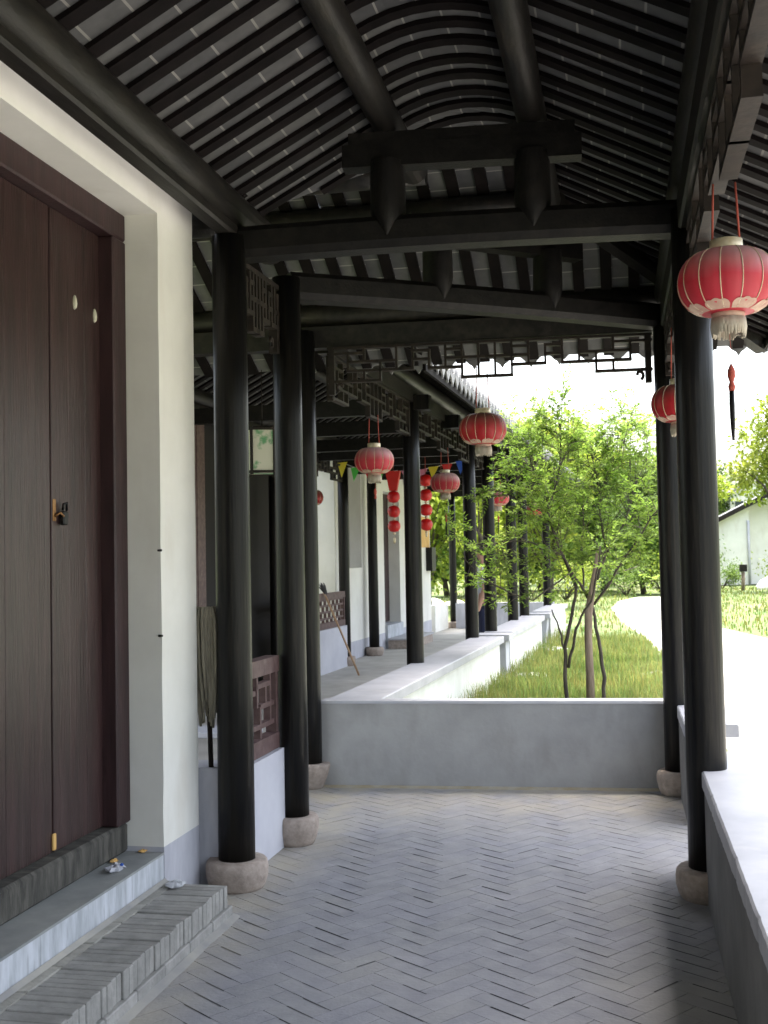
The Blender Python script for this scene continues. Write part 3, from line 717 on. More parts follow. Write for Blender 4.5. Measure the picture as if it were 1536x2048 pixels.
# ------------------------------------------------------------------ bench walls
def bench(name, A, B, inw, thick, label, mface, mout, top=.58, slab_over=.03, slab_t=.07, grp='low bench walls', inner_over=.0):
    """wall from A to B; thickness to the right of A->B."""
    A = Vector((*A, 0)); B = Vector((*B, 0)); d = (B - A).normalized(); r = Vector((d.y, -d.x, 0))
    t = thing(name, tuple((A + B) / 2), label, 'wall', grp)
    b = MB(); Z = Vector((0, 0, 1))
    b.hexa([A - Z * .05, A + r * thick - Z * .05, B + r * thick - Z * .05, B - Z * .05], [A + Z * (top - slab_t), A + r * thick + Z * (top - slab_t), B + r * thick + Z * (top - slab_t), B + Z * (top - slab_t)])
    o = b.build('wall_body', [mface, mout], t)
    b.mi = {}
    # outer long face gets the outer finish
    for p in o.data.polygons:
        if p.normal.dot(r) > .8: p.material_index = 1
    b = MB(); A2 = A - d * slab_over - r * inner_over; B2 = B + d * slab_over - r * inner_over; w = thick + slab_over + inner_over; c = .006
    lo = top - slab_t + .001
    b.hexa([A2 + Z * lo, A2 + r * w + Z * lo, B2 + r * w + Z * lo, B2 + Z * lo], [A2 + Z * (top - c), A2 + r * w + Z * (top - c), B2 + r * w + Z * (top - c), B2 + Z * (top - c)])
    b.hexa([A2 + (r + d) * .0 + Z * (top - c + .0004), A2 + r * w + Z * (top - c + .0004), B2 + r * w + Z * (top - c + .0004), B2 + Z * (top - c + .0004)],
           [A2 + (r + d) * c + Z * top, A2 + r * (w - c) + d * c + Z * top, B2 + r * (w - c) - d * c + Z * top, B2 + (r - d) * c + Z * top])
    b.build('slab', M['slab'], t)
    return t
bench('bench_wall', (.335, 5.74), (.335, -3.0), 0, -.27, 'low wall with a broad white slab top running toward the viewer at right', M['cement'], M['whitewash'], slab_over=-.03) if 0 else None
def rbench(y0, y1, label):
    t = thing('bench_wall', (.47, (y0 + y1) / 2, 0), label, 'wall', 'low bench walls')
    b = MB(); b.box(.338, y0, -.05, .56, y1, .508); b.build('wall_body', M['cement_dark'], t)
    b = MB(); n = max(6, int((y1 - y0) / .025)); vs = []
    prof = lambda j: [(.330 + j, .509), (.330 + j, .574), (.338 + j * .6, .581), (.622, .581), (.63, .572), (.63, .509)]
    ys_ = [y0 - .02 + (y1 - y0 + .04) * i / n for i in range(n + 1)]
    for y in ys_:
        j = random.gauss(0, .0008) + (.004 if random.random() < .04 else 0)
        vs += [(x, y, z) for x, z in prof(j)]
    b.add(vs, [(i * 6 + q, i * 6 + (q + 1) % 6, i * 6 + 6 + (q + 1) % 6, i * 6 + 6 + q)[::-1] for i in range(n) for q in range(6)] + [tuple(range(6)), tuple(n * 6 + q for q in range(5, -1, -1))])
    b.build('slab', M['slab'], t); return t
rbench(-7.5, 5.74, 'low wall with a broad pale slab top running toward the viewer at right')
rbench(6.68, 7.95, 'short slab topped wall beyond the gap between the two right columns')
# grey cement wall closing the end
t = thing('cement_end_wall', (-.9, 7.65, 0), 'smooth grey cement wall closing the end of the brick walkway below the garden view', 'wall')
b = MB(); A = Vector((-2.05, 7.55, 0)); B = Vector((.335, 7.685, 0)); d = (B - A).normalized(); r = Vector((-d.y, d.x, 0))
Z = Vector((0, 0, 1))
b.hexa([A, B, B + r * .14, A + r * .14], [A + Z * .565, B + Z * .565, B + r * .14 + Z * .565, A + r * .14 + Z * .565]); b.build('wall_body', M['cement'], t)
b = MB(); b.hexa([A - r * .004 + Z * .566, B - r * .004 + Z * .566, B + r * .15 + Z * .566, A + r * .15 + Z * .566], [A + r * .004 + Z * .583, B + r * .004 + Z * .583, B + r * .146 + Z * .583, A + r * .146 + Z * .583]); b.build('coping', M['slab'], t)
b = MB(); b.add([A - r * .002 + Z * .012, B - r * .002 + Z * .012, B - r * .05 + Z * .001, A - r * .05 + Z * .001], [(0, 1, 2, 3)]); b.build('mortar_fillet', M['sand'], t)
# second gallery benches on the garden side
def bench2(t0, t1, label, zt=.58):
    bench('bench_wall', G(-.02, t0).xy, G(-.02, t1).xy, 0, .33, label, M['cement'], M['whitewash'], top=zt, slab_over=.05, slab_t=.075)
bench2(.16, 6.25, 'long white bench wall along the far gallery beside the tall grass')
bench2(7.2, 11.1, 'second white bench wall of the far gallery behind the stone pier')
bench2(12.6, 15.6, 'last white bench wall of the far gallery behind the tapering pier')
for k, (tt, lab) in enumerate(((6.75, 'pale square pier with a thick cap between the first and second far bench walls'), (11.9, 'tapering white pier between the second and last far bench walls'))):
    p = G(.17, tt); t = thing('stone_pier', tuple(p), lab, 'pier')
    b = MB()
    w0, w1 = (.17, .17) if k == 0 else (.12, .17)
    b.hexa([G(.17 - w0, tt - .16, -.05), G(.17 + w0, tt - .16, -.05), G(.17 + w0, tt + .16, -.05), G(.17 - w0, tt + .16, -.05)], [G(.17 - w1, tt - .17, .50), G(.17 + w1, tt - .17, .50), G(.17 + w1, tt + .17, .50), G(.17 - w1, tt + .17, .50)]); b.build('pier_body', M['dado'], t)
    b = MB(); b.hexa([G(-.05, tt - .22, .501), G(.39, tt - .22, .501), G(.39, tt + .22, .501), G(-.05, tt + .22, .501)], [G(-.05, tt - .22, .58), G(.39, tt - .22, .58), G(.39, tt + .22, .58), G(-.05, tt + .22, .58)]); b.build('cap', M['slab'], t)

# low wall with maroon lattice railing between the left columns
def railing(A, B, zb, zt, label, m, cells=None, wall=True, wm='lavender', grp='lattice railings', bw=.026):
    A = Vector((*A, 0)); B = Vector((*B, 0)); L = (B - A).length; d = (B - A) / L; r = Vector((d.y, -d.x, 0))
    t = thing('lattice_railing', tuple((A + B) / 2), label, 'railing', grp)
    if wall:
        b = MB(); b.hexa([A - r * .06, A + r * .06, B + r * .06, B - r * .06], [A - r * .06 + Z * zb, A + r * .06 + Z * zb, B + r * .06 + Z * zb, B - r * .06 + Z * zb]); b.build('low_wall', M[wm], t)
    b = MB()
    def P(u, z): return A + d * (u * L) + Z * (zb + z * (zt - zb))
    b.bar(P(0, 1) - Z * .045, P(1, 1) - Z * .045, .075, .085); b.bar(P(0, 0) + Z * .045, P(1, 0) + Z * .045, .07, .085)
    b.bar(P(0, 0) + Z * .09 + d * .02, P(0, 1) - Z * .09 + d * .02, .06, .04, up=d); b.bar(P(1, 0) + Z * .09 - d * .02, P(1, 1) - Z * .09 - d * .02, .06, .04, up=d)
    b.build('frame', M[m], t)
    b = MB()
    hs_, vs_ = cells
    for z, u0, u1 in hs_: b.bar(P(u0, z), P(u1, z), .04, bw)
    for u, z0, z1 in vs_: b.bar(P(u, z0), P(u, z1), .037, bw - .002, up=d)
    b.build('lattice', M[m], t); return t
cellsA = ([(.66, .03, .5), (.50, .62, .97), (.30, .2, .97), (.72, .55, .86), (.40, .03, .38)], [(.16, .17, .66), (.38, .30, .83), (.55, .5, .83), (.62, .17, .50), (.75, .50, .72), (.86, .30, .83), (.30, .17, .30), (.08, .4, .83)])
railing((-1.893, 5.26), (-1.885, 5.95), .535, 1.04, 'maroon wooden lattice railing on a low white wall between the two nearest left columns', 'rail', cellsA)
b = MB(); b.box(-2.4, 5.185, 0, -1.9, 5.30, .56); tag(b.build('low_grey_wall', M['dado'], origin=(-1.95, 5.26, 0)), 'narrow grey cement stub wall between the white house corner and the thick column', 'wall')
hz = [(i / 6, .04, .96) for i in range(1, 6)]; vt = [(i / 12, .1, .9) for i in range(1, 12)]
ch = ([(z, 0.02, .98) for z in (.28, .46, .64, .80)], [((i + .5 * (k % 2)) / 14, (.17, .28, .46, .64)[k], (.28, .46, .64, .83)[k]) for k in range(4) for i in range(1, 14)])
railing(G(-2.3, 5.6).xy, G(-2.3, 8.4).xy, .60, 1.10, 'small checkered lattice railing on a white low wall behind the leaning broom', 'rail', ch)
railing((-4.3, 5.5), (-4.3, 7.5), .5, 1.0, 'distant lattice railing at the dark left end of the cross wing', 'rail', ch)

# timber partition of the second gallery near the corner
tp = thing('timber_partition', tuple(G(-2.45, 2.5)), 'brown plank partition with a dark doorway seen through the gap between left columns', 'partition')
b = MB(); t0 = -.3
while t0 < 3.55:
    w = .21; j = random.uniform(-.004, .004)
    b.hexa([G(-2.5 + j, t0, 0), G(-2.45 + j, t0, 0), G(-2.45 + j, t0 + w - .006, 0), G(-2.5 + j, t0 + w - .006, 0)], [G(-2.5 + j, t0, 3.2), G(-2.45 + j, t0, 3.2), G(-2.45 + j, t0 + w - .006, 3.2), G(-2.5 + j, t0 + w - .006, 3.2)]); t0 += w
b.build('planks', M['rail'], tp)
b = MB(); b.hexa([G(-2.62, 3.56, 0), G(-2.55, 3.56, 0), G(-2.55, 6.1, 0), G(-2.62, 6.1, 0)], [G(-2.62, 3.56, 3.2), G(-2.55, 3.56, 3.2), G(-2.55, 6.1, 3.2), G(-2.62, 6.1, 3.2)]); b.build('doorway', M['dark_void'], tp)  # solid panel, shade of the open doorway put into its near-black colour
b = MB(); b.bar(G(-2.44, 4.55, 0), G(-2.44, 4.55, 3.1), .08, .08, up=U2); b.build('post', M['rail'], tp)
# outside wall west of the open bay
b = MB(); b.hexa([G(-4.4, 3, 0), G(-4.2, 3, 0), G(-4.2, 9.2, 0), G(-4.4, 9.2, 0)], [G(-4.4, 3, 3.2), G(-4.2, 3, 3.2), G(-4.2, 9.2, 3.2), G(-4.4, 9.2, 3.2)])
tag(b.build('courtyard_wall', M['plaster'], origin=tuple(G(-4.3, 6))), 'bright white courtyard wall behind the small checkered railing', 'wall')

# white building behind the second gallery
wb = thing('gallery_house', tuple(G(-2.6, 12)), 'white walled building with grey dado and dark doorway behind the far gallery', 'house')
def gbox(b, s0, t0, z0, s1, t1, z1):
    b.hexa([G(s0, t0, z0), G(s1, t0, z0), G(s1, t1, z0), G(s0, t1, z0)], [G(s0, t0, z1), G(s1, t0, z1), G(s1, t1, z1), G(s0, t1, z1)])
b = MB(); gbox(b, -3.4, 8.55, .28, -2.45, 11.55, 3.4); gbox(b, -3.4, 12.75, .28, -2.45, 15.55, 3.4); gbox(b, -3.4, 11.551, 2.75, -2.45, 12.749, 3.4); b.build('plaster_wall', M['plaster'], wb)
b = MB(); gbox(b, -3.39, 8.54, 0, -2.448, 11.552, .2795); gbox(b, -3.39, 12.748, 0, -2.448, 15.56, .2795); b.build('dado', M['dado'], wb)
b = MB(); gbox(b, -2.9, 11.552, .42, -2.66, 12.748, 2.749); b.build('door', M['door_frame'], wb)
b = MB(); gbox(b, -2.9, 11.552, 0, -2.40, 12.748, .40); b.build('sill', M['riser'], wb)
b = MB(); gbox(b, -2.449, 9.25, 1.43, -2.42, 9.95, 3.0); b.build('grey_board', M['grey_panel'], wb)
b = MB(); gbox(b, -3.5, 8.5, 3.4, -2.5, 15.6, 4.6); b.build('roof', M['roof_tile'], wb)
b = MB(); gbox(b, -2.447, 14.5, 1.78, -2.437, 15.45, 2.40); tag(b.build('orange_poster', M['orange'], origin=tuple(G(-2.44, 15, 2))), 'faded orange paper poster near the end of the white far wall', 'poster')
b = MB(); gbox(b, -2.447, 15.1, 1.30, -2.32, 15.5, 1.78); tag(b.build('black_box', M['iron'], origin=tuple(G(-2.4, 15.3, 1.5))), 'small black box mounted on the wall below the orange poster', 'box')
t = thing('stone_step', tuple(G(-2.0, 12.9)), 'low pale stone step before the dark doorway of the far building', 'step')
b = MB(); gbox(b, -2.39, 11.5, .001, -1.95, 13.2, .15); b.build('tread', M['stone'], t)
b = MB(); gbox(b, -2.39, 11.48, .151, -1.93, 13.22, .18); b.build('top_slab', M['slab'], t)
t = thing('far_end_wall', tuple(G(-1.5, 17.0)), 'low grey wall with white edge closing the far end of the gallery', 'wall')
b = MB(); gbox(b, -2.2, 17.0, -.05, -.05, 17.15, .56); b.build('wall_body', M['dado'], t)
b = MB(); gbox(b, -2.55, 15.7, -.05, -2.40, 17.15, .56); b.build('side_wall', M['whitewash'], t)

# ------------------------------------------------------------------ lanterns
def make_lantern(label, silk, loc, D=.325, drop=.25, tassel=(.30, .22)):
    """loc: centre of the lantern body; drop: cord length above the cap"""
    x, y, z = loc; t = thing('red_lantern', loc, label, 'lantern', 'red lanterns hung under the eaves')
    R = D / 2; h = D * .325
    b = MB(); prof = [(R * .30, -h)]
    for i in range(1, 20):
        a = -math.pi / 2 + math.pi * i / 20
        prof.append((R * (.30 + .70 * math.cos(a) ** .8), h * math.sin(a)))
    prof.append((R * .30, h)); b.lathe(loc, prof, n=96, lobes=14, depth=.03); b.build('silk_globe', silk, t)
    b = MB()
    for k in range(14):
        a = 2 * math.pi * k / 14; pts = []
        for i in range(2, 19):
            e = -math.pi / 2 + math.pi * i / 20
            r_ = R * (.30 + .70 * math.cos(e) ** .8) * .975 + .002; pts.append((x + r_ * math.cos(a), y + r_ * math.sin(a), z + h * math.sin(e)))
        b.tube(pts, .0017, n=5)
    b.build('rib_wires', M['gold'], t)
    b = MB()        # cloud-shaped cream appliques round the bottom
    for k in range(8):
        a0 = 2 * math.pi * (k + .5) / 8; vs = []; n = 20; cen = []
        def S_(da, e):
            r_ = R * (.30 + .70 * math.cos(e) ** .8) * .99 + .004
            return (x + r_ * math.cos(a0 + da), y + r_ * math.sin(a0 + da), z + h * math.sin(e))
        lo = [S_(-.36 + .72 * i / n, -1.36) for i in range(n + 1)]
        hi = [S_(-.36 + .72 * i / n, -1.08 + .20 * abs(math.sin(i / n * math.pi)) ** .5 + .06 * abs(math.sin(i / n * math.pi * 3))) for i in range(n + 1)]
        mid = [S_(-.36 + .72 * i / n, -1.18) for i in range(n + 1)]
        b.add(lo + mid + hi, [(j * (n + 1) + i, j * (n + 1) + i + 1, (j + 1) * (n + 1) + i + 1, (j + 1) * (n + 1) + i) for j in range(2) for i in range(n)], smooth=True)
    b.build('cloud_applique', M['cream'], t)
    b = MB(); b.lathe(loc, [(R * .31, h - .006), (R * .33, h), (R * .33, h + .035), (R * .29, h + .037)], n=32); b.build('cap_ring', M['gold'], t)
    b = MB(); b.lathe(loc, [(R * .27, -h - .02), (R * .33, -h - .018), (R * .33, -h + .004), (R * .3, -h + .006)], n=32); b.build('bottom_ring', M['cream'], t)
    b = MB()        # fringe skirt of threads
    for k in range(64):
        a = 2 * math.pi * k / 64; r0 = R * .31; L = random.uniform(.050, .066)
        b.tube([(x + r0 * math.cos(a), y + r0 * math.sin(a), z - h - .016), (x + r0 * 1.06 * math.cos(a), y + r0 * 1.06 * math.sin(a), z - h - .016 - L * .5), (x + r0 * 1.02 * math.cos(a + random.uniform(-.06, .06)), y + r0 * 1.02 * math.sin(a), z - h - .016 - L)], [.0062, .006, .003], n=5)
    b.build('fringe', M['fringe'], t)
    b = MB()
    for sx in (-1, 1): b.tube([(x + sx * R * .27, y, z + h + .03), (x + sx * R * .22, y, z + h + .03 + drop)], .0035, n=6)
    b.build('hanging_cord', M['cord'], t)
    if tassel:
        g, L = tassel; z1 = z - h - .02
        b = MB(); b.tube([(x, y, z1), (x + .006, y, z1 - g * .5), (x + .004, y, z1 - g * .62)], .0012, n=4)
        zt = z1 - g * .62
        b.lathe((x + .004, y, zt), [(.003, .0), (.012, -.02), (.013, -.04), (.007, -.06), (.012, -.075), (.009, -.09)], n=10); b.build('tassel_knot', M['cord'], t)
        b = MB(); b.lathe((x + .004, y, zt - .085), [(.008, 0), (.009, -L * .3), (.0075, -L * .7), (.004, -L)], n=10, wob=.1); b.build('tassel', M['column'], t)
    return t
make_lantern('large red lantern at upper right hanging closest to the viewer', M['silk'], (.375, 3.88, 2.452), .325, .20, (.24, .17))
make_lantern('red lantern half hidden behind the right hand column', M['silk_dark'], (.355, 6.55, 2.40), .32, .30, None)
make_lantern('red lantern with a dusty brown top in front of the tiled eave beside the sapling', M['silk_dark'], (-.895, 7.66, 2.43), .325, .30, None)
p = G(.02, 1.38); make_lantern('red lantern under the far gallery frieze between the nearest left column and first far column', M['silk'], (p.x, p.y, 2.36), .325, .24, (.16, .14))
p = G(.0, 4.55); make_lantern('red lantern beside the red ball strings right of the first far column', M['silk'], (p.x, p.y, 2.375), .325, .25, (.34, .2))
p = G(.0, 8.55); make_lantern('small distant red lantern among the sapling leaves behind the third far column', M['silk'], (p.x, p.y, 2.40), .33, .25, (.2, .2))
p = G(.0, 13.2); make_lantern('tiny farthest red lantern seen through the sapling', M['silk'], (p.x, p.y, 2.40), .33, .25, None)
p = G(-2.28, 6.9); make_lantern('small red lantern against the white bay at left, partly behind a column', M['silk_dark'], (p.x, p.y, 2.40), .325, .25, (.12, .3))

def ball_string(loc, label, topper):
    x, y, z = loc; t = thing('lantern_string', loc, label, 'decoration', 'strings of small red balls')
    b = MB(); b.tube([(x, y, z + .45), (x, y, z - .72)], .004, n=5); b.build('cord', M['cord'], t)
    for k in range(4 if not topper else 3):
        zc = z - (.30 if topper else .05) - .20 * k
        b = MB(); b.lathe((x, y, zc), [(.02, -.08), (.06, -.068), (.083, -.03), (.088, 0), (.083, .03), (.06, .068), (.02, .08)], n=24, lobes=10, depth=.04); o = b.build('red_ball', M['red'], t)
        b = MB(); b.lathe((x, y, zc - .10), [(.012, -.016), (.022, 0), (.012, .016)], n=12); b.build('gold_bead', M['gold'], o)
    if topper:
        b = MB(); b.hexa([(x - .05, y - .04, z - .22), (x + .05, y - .04, z - .22), (x + .05, y + .04, z - .22), (x - .05, y + .04, z - .22)], [(x - .10, y - .05, z + .05), (x + .10, y - .05, z + .05), (x + .10, y + .05, z + .05), (x - .10, y + .05, z + .05)]); b.build('flared_head', M['red'], t)
    b = MB(); b.lathe((x, y, z - .73 - (.12 if topper else 0)), [(.006, -.09), (.016, -.07), (.018, -.02), (.008, 0)], n=10); b.build('tassel', M['gold'], t)
    return t
ball_string((-2.995, 15.0, 2.70), 'string of red balls with a flared red head left of the first far column', True)
ball_string((-2.55, 15.0, 2.66), 'string of four red balls hanging just right of the first far column', False)

# pennant bunting across the far gallery
pb = thing('pennant_bunting', (-3.0, 16.0, 2.9), 'string of small coloured pennants slung across the far gallery', 'bunting')
cp = [(-3.95, 2.98), (-3.75, 2.90), (-3.55, 2.86), (-3.4, 2.84), (-3.2, 2.83), (-3.0, 2.83), (-2.76, 2.84), (-2.6, 2.87), (-2.4, 2.9), (-2.2, 2.94), (-2.0, 3.0)]
b = MB(); b.tube([(x, 16, z) for x, z in cp], .004, n=4); b.build('cord', M['paper_white'], pb)
for (x, z), c in zip(cp[:-1], ['yellow', 'green', 'red', 'green', 'white', 'pink', 'pink', 'yellow', 'red', 'blue']):
    w = .075; b = MB(); tilt = random.uniform(-.03, .03); L = random.uniform(.17, .23)
    f_ = [(x - w, 15.995, z), (x + w, 15.995, z + .01), (x + tilt, 15.98, z - L)]; k_ = [(p[0], p[1] + .003, p[2]) for p in f_]
    b.add(f_ + k_, [(0, 2, 1), (3, 4, 5), (0, 1, 4, 3), (1, 2, 5, 4), (2, 0, 3, 5)]); b.build('pennant', FLAG[c], pb)

# hexagonal painted palace lantern in the shade
hl = thing('painted_hexagonal_lantern', (-2.62, 8.1, 2.4), 'hexagonal white lantern with a green painted panel hung in the shade between left columns', 'lantern')
b = MB(); c0 = (-2.62, 8.1)
hx = [(c0[0] + .17 * math.cos(RAD(60 * i + 20)), c0[1] + .17 * math.sin(RAD(60 * i + 20))) for i in range(6)]
M['painted'] = mat('green_painted_silk', (.55, .53, .43), (.12, .30, .14), scale=7, rough=.7, lo=.52, hi=.60)
prism(b, hx, 2.22, 2.54); b.build('silk_panel', M['painted'], hl)
b = MB()
for i in range(6):
    p, q = hx[i], hx[(i + 1) % 6]
    for z in (2.22, 2.54): b.bar((*p, z), (*q, z), .02, .02)
    b.bar((*p, 2.2), (*p, 2.56), .02, .02)
b.tube([(*c0, 2.54), (*c0, 3.0)], .004, n=5); b.build('frame', M['lattice'], hl)

# ------------------------------------------------------------------ mop, broom, bench, litter
mp = thing('mop', (-1.97, 5.215, .56), 'grey string mop propped head up on the stub wall behind the thick left column', 'mop')
b = MB(); b.tube([(-1.970, 5.215, .561), (-1.975, 5.180, 1.30)], .013, n=8); b.build('handle', M['lattice'], mp)
b = MB()
for k in range(46):
    a = random.uniform(0, 6.28); r = random.uniform(.03, .062); L = random.uniform(.32, .52)
    x0, y0 = -1.975, 5.172; cx, cy = math.cos(a) * r, math.sin(a) * r * .45
    b.tube([(x0 + cx * .15, y0 + cy * .15, 1.325), (x0 + cx * .8, y0 + cy * .8, 1.335), (x0 + cx * 1.15, y0 + cy * 1.1, 1.27), (x0 + cx * 1.1 + .004, y0 + cy * 1.1, 1.27 - L * .5), (x0 + cx * (.7 + random.uniform(-.2, .1)) + .012, y0 + cy * .8, 1.27 - L)], [.006, .008, .009, .0085, .006], n=6)
b.build('yarn_head', M['mop'], mp)
bp = G(-2.17, 7.0); br = thing('broom', (-3.46, 14.73, 0), 'broom with pale handle leaning bristles up against the small checkered railing', 'broom')
top = Vector((-4.0, 15.0, 1.12)); bot = Vector((-3.46, 14.73, .01))
b = MB(); b.tube([bot, bot + (top - bot) * .5 + Vector((0, 0, .01)), top], .014, n=8); b.build('handle', M['stick'], br)
b = MB(); dn = (top - bot).normalized()
for k in range(40):
    s_ = random.uniform(-.13, .13); b.tube([top - dn * .03 + Vector((.02, s_ * .4, 0)), top + dn * random.uniform(.07, .11) + Vector((random.uniform(-.03, .03), s_, random.uniform(-.02, .05)))], [.008, .004], n=5)
b.build('bristles', M['hair'], br)
wbn = thing('wooden_bench', (-2.66, 7.1, 0), 'low pale wooden bench in the shade behind the house corner', 'bench')
b = MB(); b.chbox(-2.9, 6.9, .42, -2.35, 7.2, .46, .006); b.build('seat', M['slab'], wbn)
b = MB(); b.chbox(-2.88, 6.92, .20, -2.37, 7.18, .235, .006); b.build('shelf', M['slab'], wbn)
for x in (-2.87, -2.41):
    for y in (6.93, 7.14): b = MB(); b.chbox(x, y, 0, x + .04, y + .04, .419, .004); b.build('leg', M['rail'], wbn)

def crumple(name, c, r, m, label, cat, flat=.35, seed=1):
    rnd = random.Random(seed); b = MB(); n = 12; prof = 6; vs = []
    for i in range(prof + 1):
        e = -math.pi / 2 + math.pi * i / prof
        for j in range(n):
            a = 2 * math.pi * j / n; rr = r * (1 + rnd.uniform(-.35, .35))
            vs.append((c[0] + rr * math.cos(e) * math.cos(a), c[1] + 1.3 * rr * math.cos(e) * math.sin(a), c[2] + flat * r * (1 + math.sin(e)) * (1 + rnd.uniform(-.3, .3))))
    b.add(vs, [(i * n + j, i * n + (j + 1) % n, (i + 1) * n + (j + 1) % n, (i + 1) * n + j) for i in range(prof) for j in range(n)])
    return tag(b.build(name, m, origin=c), label, cat)
crumple('paper_scrap', (-1.925, 4.655, .152), .038, M['cream_paper'], 'crumpled white paper on the far end of the brick step', 'litter', .25, 2)
crumple('foil_wrapper', (-2.085, 4.39, .279), .035, M['dado'], 'crumpled grey wrapper on the cement door sill', 'litter', .4, 3)
crumple('bottle_cap', (-2.06, 4.40, .30), .008, M['blue'], 'tiny blue bottle cap beside the grey wrapper', 'litter', .6, 4)
for k, (x, y, lab) in enumerate(((-2.10, 4.70, 'dry orange peel at the foot of the white door reveal'), (-2.155, 4.53, 'dry orange peel against the dark threshold'))):
    crumple('orange_peel', (x, y, .279), .018, M['orange'], lab, 'litter', .3, 8 + k)

# ------------------------------------------------------------------ person behind the far column
def skin_obj(name, verts, edges, radii, m, parent, sub=2, root=0):
    me = bpy.data.meshes.new(name + '_sk'); me.from_pydata(verts, edges, []); o = bpy.data.objects.new(name + '_sk', me); COL.objects.link(o)
    sk = o.modifiers.new('s', 'SKIN'); sk.use_smooth_shade = True
    for i, r in enumerate(radii):
        v = me.skin_vertices[0].data[i]; v.radius = r if hasattr(r, '__len__') else (r, r); v.use_root = (i == root)
    ss = o.modifiers.new('u', 'SUBSURF'); ss.levels = sub; ss.render_levels = sub
    dg = bpy.context.evaluated_depsgraph_get(); me2 = bpy.data.meshes.new_from_object(o.evaluated_get(dg))
    bpy.data.objects.remove(o); n = bpy.data.objects.new(name, me2); COL.objects.link(n); me2.materials.clear(); me2.materials.append(m)
    for p in me2.polygons: p.use_smooth = True
    n.parent = parent; n['_o'] = tuple(parent.get('_o', (0, 0, 0))); return n
PX, PY = -1.875, 15.75
pn = thing('person', (PX, PY, 0), 'person in a pale blue shirt and navy trousers standing behind a far column', 'person')
V = [(0, 0, .93), (0, 0, 1.12), (0, 0, 1.33), (0, 0, 1.45), (0, -.01, 1.52), (0, -.02, 1.60), (0, -.02, 1.70), (-.17, 0, 1.40), (-.22, .0, 1.13), (-.20, -.10, .90), (-.19, -.13, .80), (.17, 0, 1.40), (.22, 0, 1.13), (.20, -.08, .90), (.19, -.11, .80), (-.09, 0, .86), (-.10, -.01, .48), (-.10, .02, .09), (-.10, -.13, .03), (.09, 0, .86), (.10, -.01, .48), (.10, .02, .09), (.10, -.13, .03)]
E_ = [(0, 1), (1, 2), (2, 3), (3, 4), (4, 5), (5, 6), (2, 7), (7, 8), (8, 9), (9, 10), (2, 11), (11, 12), (12, 13), (13, 14), (0, 15), (15, 16), (16, 17), (17, 18), (0, 19), (19, 20), (20, 21), (21, 22)]
RR = [(.15, .10), (.14, .10), (.16, .11), (.08, .07), (.052, .052), (.082, .095), (.07, .08), .058, .045, .034, .03, .058, .045, .034, .03, .088, .062, .044, .04, .088, .062, .044, .04]
skin_obj('body', V, E_, RR, M['skin'], pn)
sV = [(0, 0, .90), (0, 0, 1.12), (0, 0, 1.33), (0, 0, 1.43), (-.17, 0, 1.40), (-.215, 0, 1.17), (.17, 0, 1.40), (.215, 0, 1.17)]
skin_obj('shirt', sV, [(0, 1), (1, 2), (2, 3), (2, 4), (4, 5), (2, 6), (6, 7)], [(.175, .125), (.165, .12), (.18, .13), (.085, .08), .075, .066, .075, .066], M['shirt'], pn)
tV = [(0, 0, .94), (-.09, 0, .84), (-.10, -.01, .48), (-.10, .02, .10), (.09, 0, .84), (.10, -.01, .48), (.10, .02, .10)]
skin_obj('trousers', tV, [(0, 1), (1, 2), (2, 3), (0, 4), (4, 5), (5, 6)], [(.165, .12), .105, .082, .07, .105, .082, .07], M['navy'], pn)
b = MB(); b.lathe((PX, PY + .0, 1.585), [(.075, -.0), (.10, .05), (.105, .10), (.085, .16), (.04, .185), (.01, .19)], n=18, wob=.03); b.build('hair', M['hair'], pn)

pn.rotation_euler = (0, 0, RAD(-80))
# ------------------------------------------------------------------ trees and plants
def leaflet(b, p, d, up, L, w, tone):
    d = Vector(d).normalized(); s = d.cross(Vector(up)).normalized() * w / 2; p = Vector(p)
    nrm = s.cross(d).normalized() * L * .08
    b.add([p, p + d * L * .45 + s + nrm, p + d * L, p + d * L * .45 - s + nrm], [(0, 1, 2, 3)], tone=tone)
def rnd_dir(r=random):
    v = Vector((r.gauss(0, 1), r.gauss(0, 1), r.gauss(0, 1))); return v.normalized()

sap = thing('garden_sapling', (-.33, 11.3, 0), 'young multi stemmed tree with fresh green leaves in the garden beyond the grey wall', 'tree')
YS = 11.3
def T(px, py, dy=0.0):     # sapling stems measured on the photograph's plane of the trunk, then given depth
    k = (YS) / 11.3
    return Vector((-1.739 + (px - 890) * (2.165 / 440), YS + dy, 3.212 - (py - 780) * (3.08 / 620)))
stems = []
def zz(x, y): return (900 + .414 * x, 740 + .414 * y)
def stem(pts, r0, r1, dys):
    P = [T(*zz(*p), dy) for p, dy in zip(pts, dys)]
    stems.append((P, r0, r1))
stem([(560, 1640), (552, 1480), (555, 1340), (590, 1200), (615, 1060), (560, 920), (520, 800), (470, 690), (440, 560), (400, 430), (380, 330)], .022, .006, [0, 0, 0, .03, .08, .16, .2, .25, .3, .34, .4])
stem([(555, 1360), (530, 1250), (500, 1160)], .012, .006, [0, -.05, -.1])
stem([(570, 1440), (605, 1290), (640, 1190), (690, 1120), (720, 980), (740, 860)], .016, .008, [0, -.1, -.15, -.2, -.3, -.35])
stem([(725, 1640), (740, 1490), (715, 1300), (690, 1150), (650, 1070), (600, 980), (560, 900)], .022, .010, [0, .05, .06, .1, .05, -.1, -.2])
stem([(560, 900), (520, 790), (500, 690), (545, 560), (570, 430), (575, 330), (555, 220)], .011, .005, [-.2, -.25, -.3, -.35, -.35, -.4, -.4])
stem([(700, 1140), (770, 1050), (830, 950), (880, 880), (960, 760), (1010, 690)], .014, .006, [.1, .0, -.1, -.2, -.3, -.4])
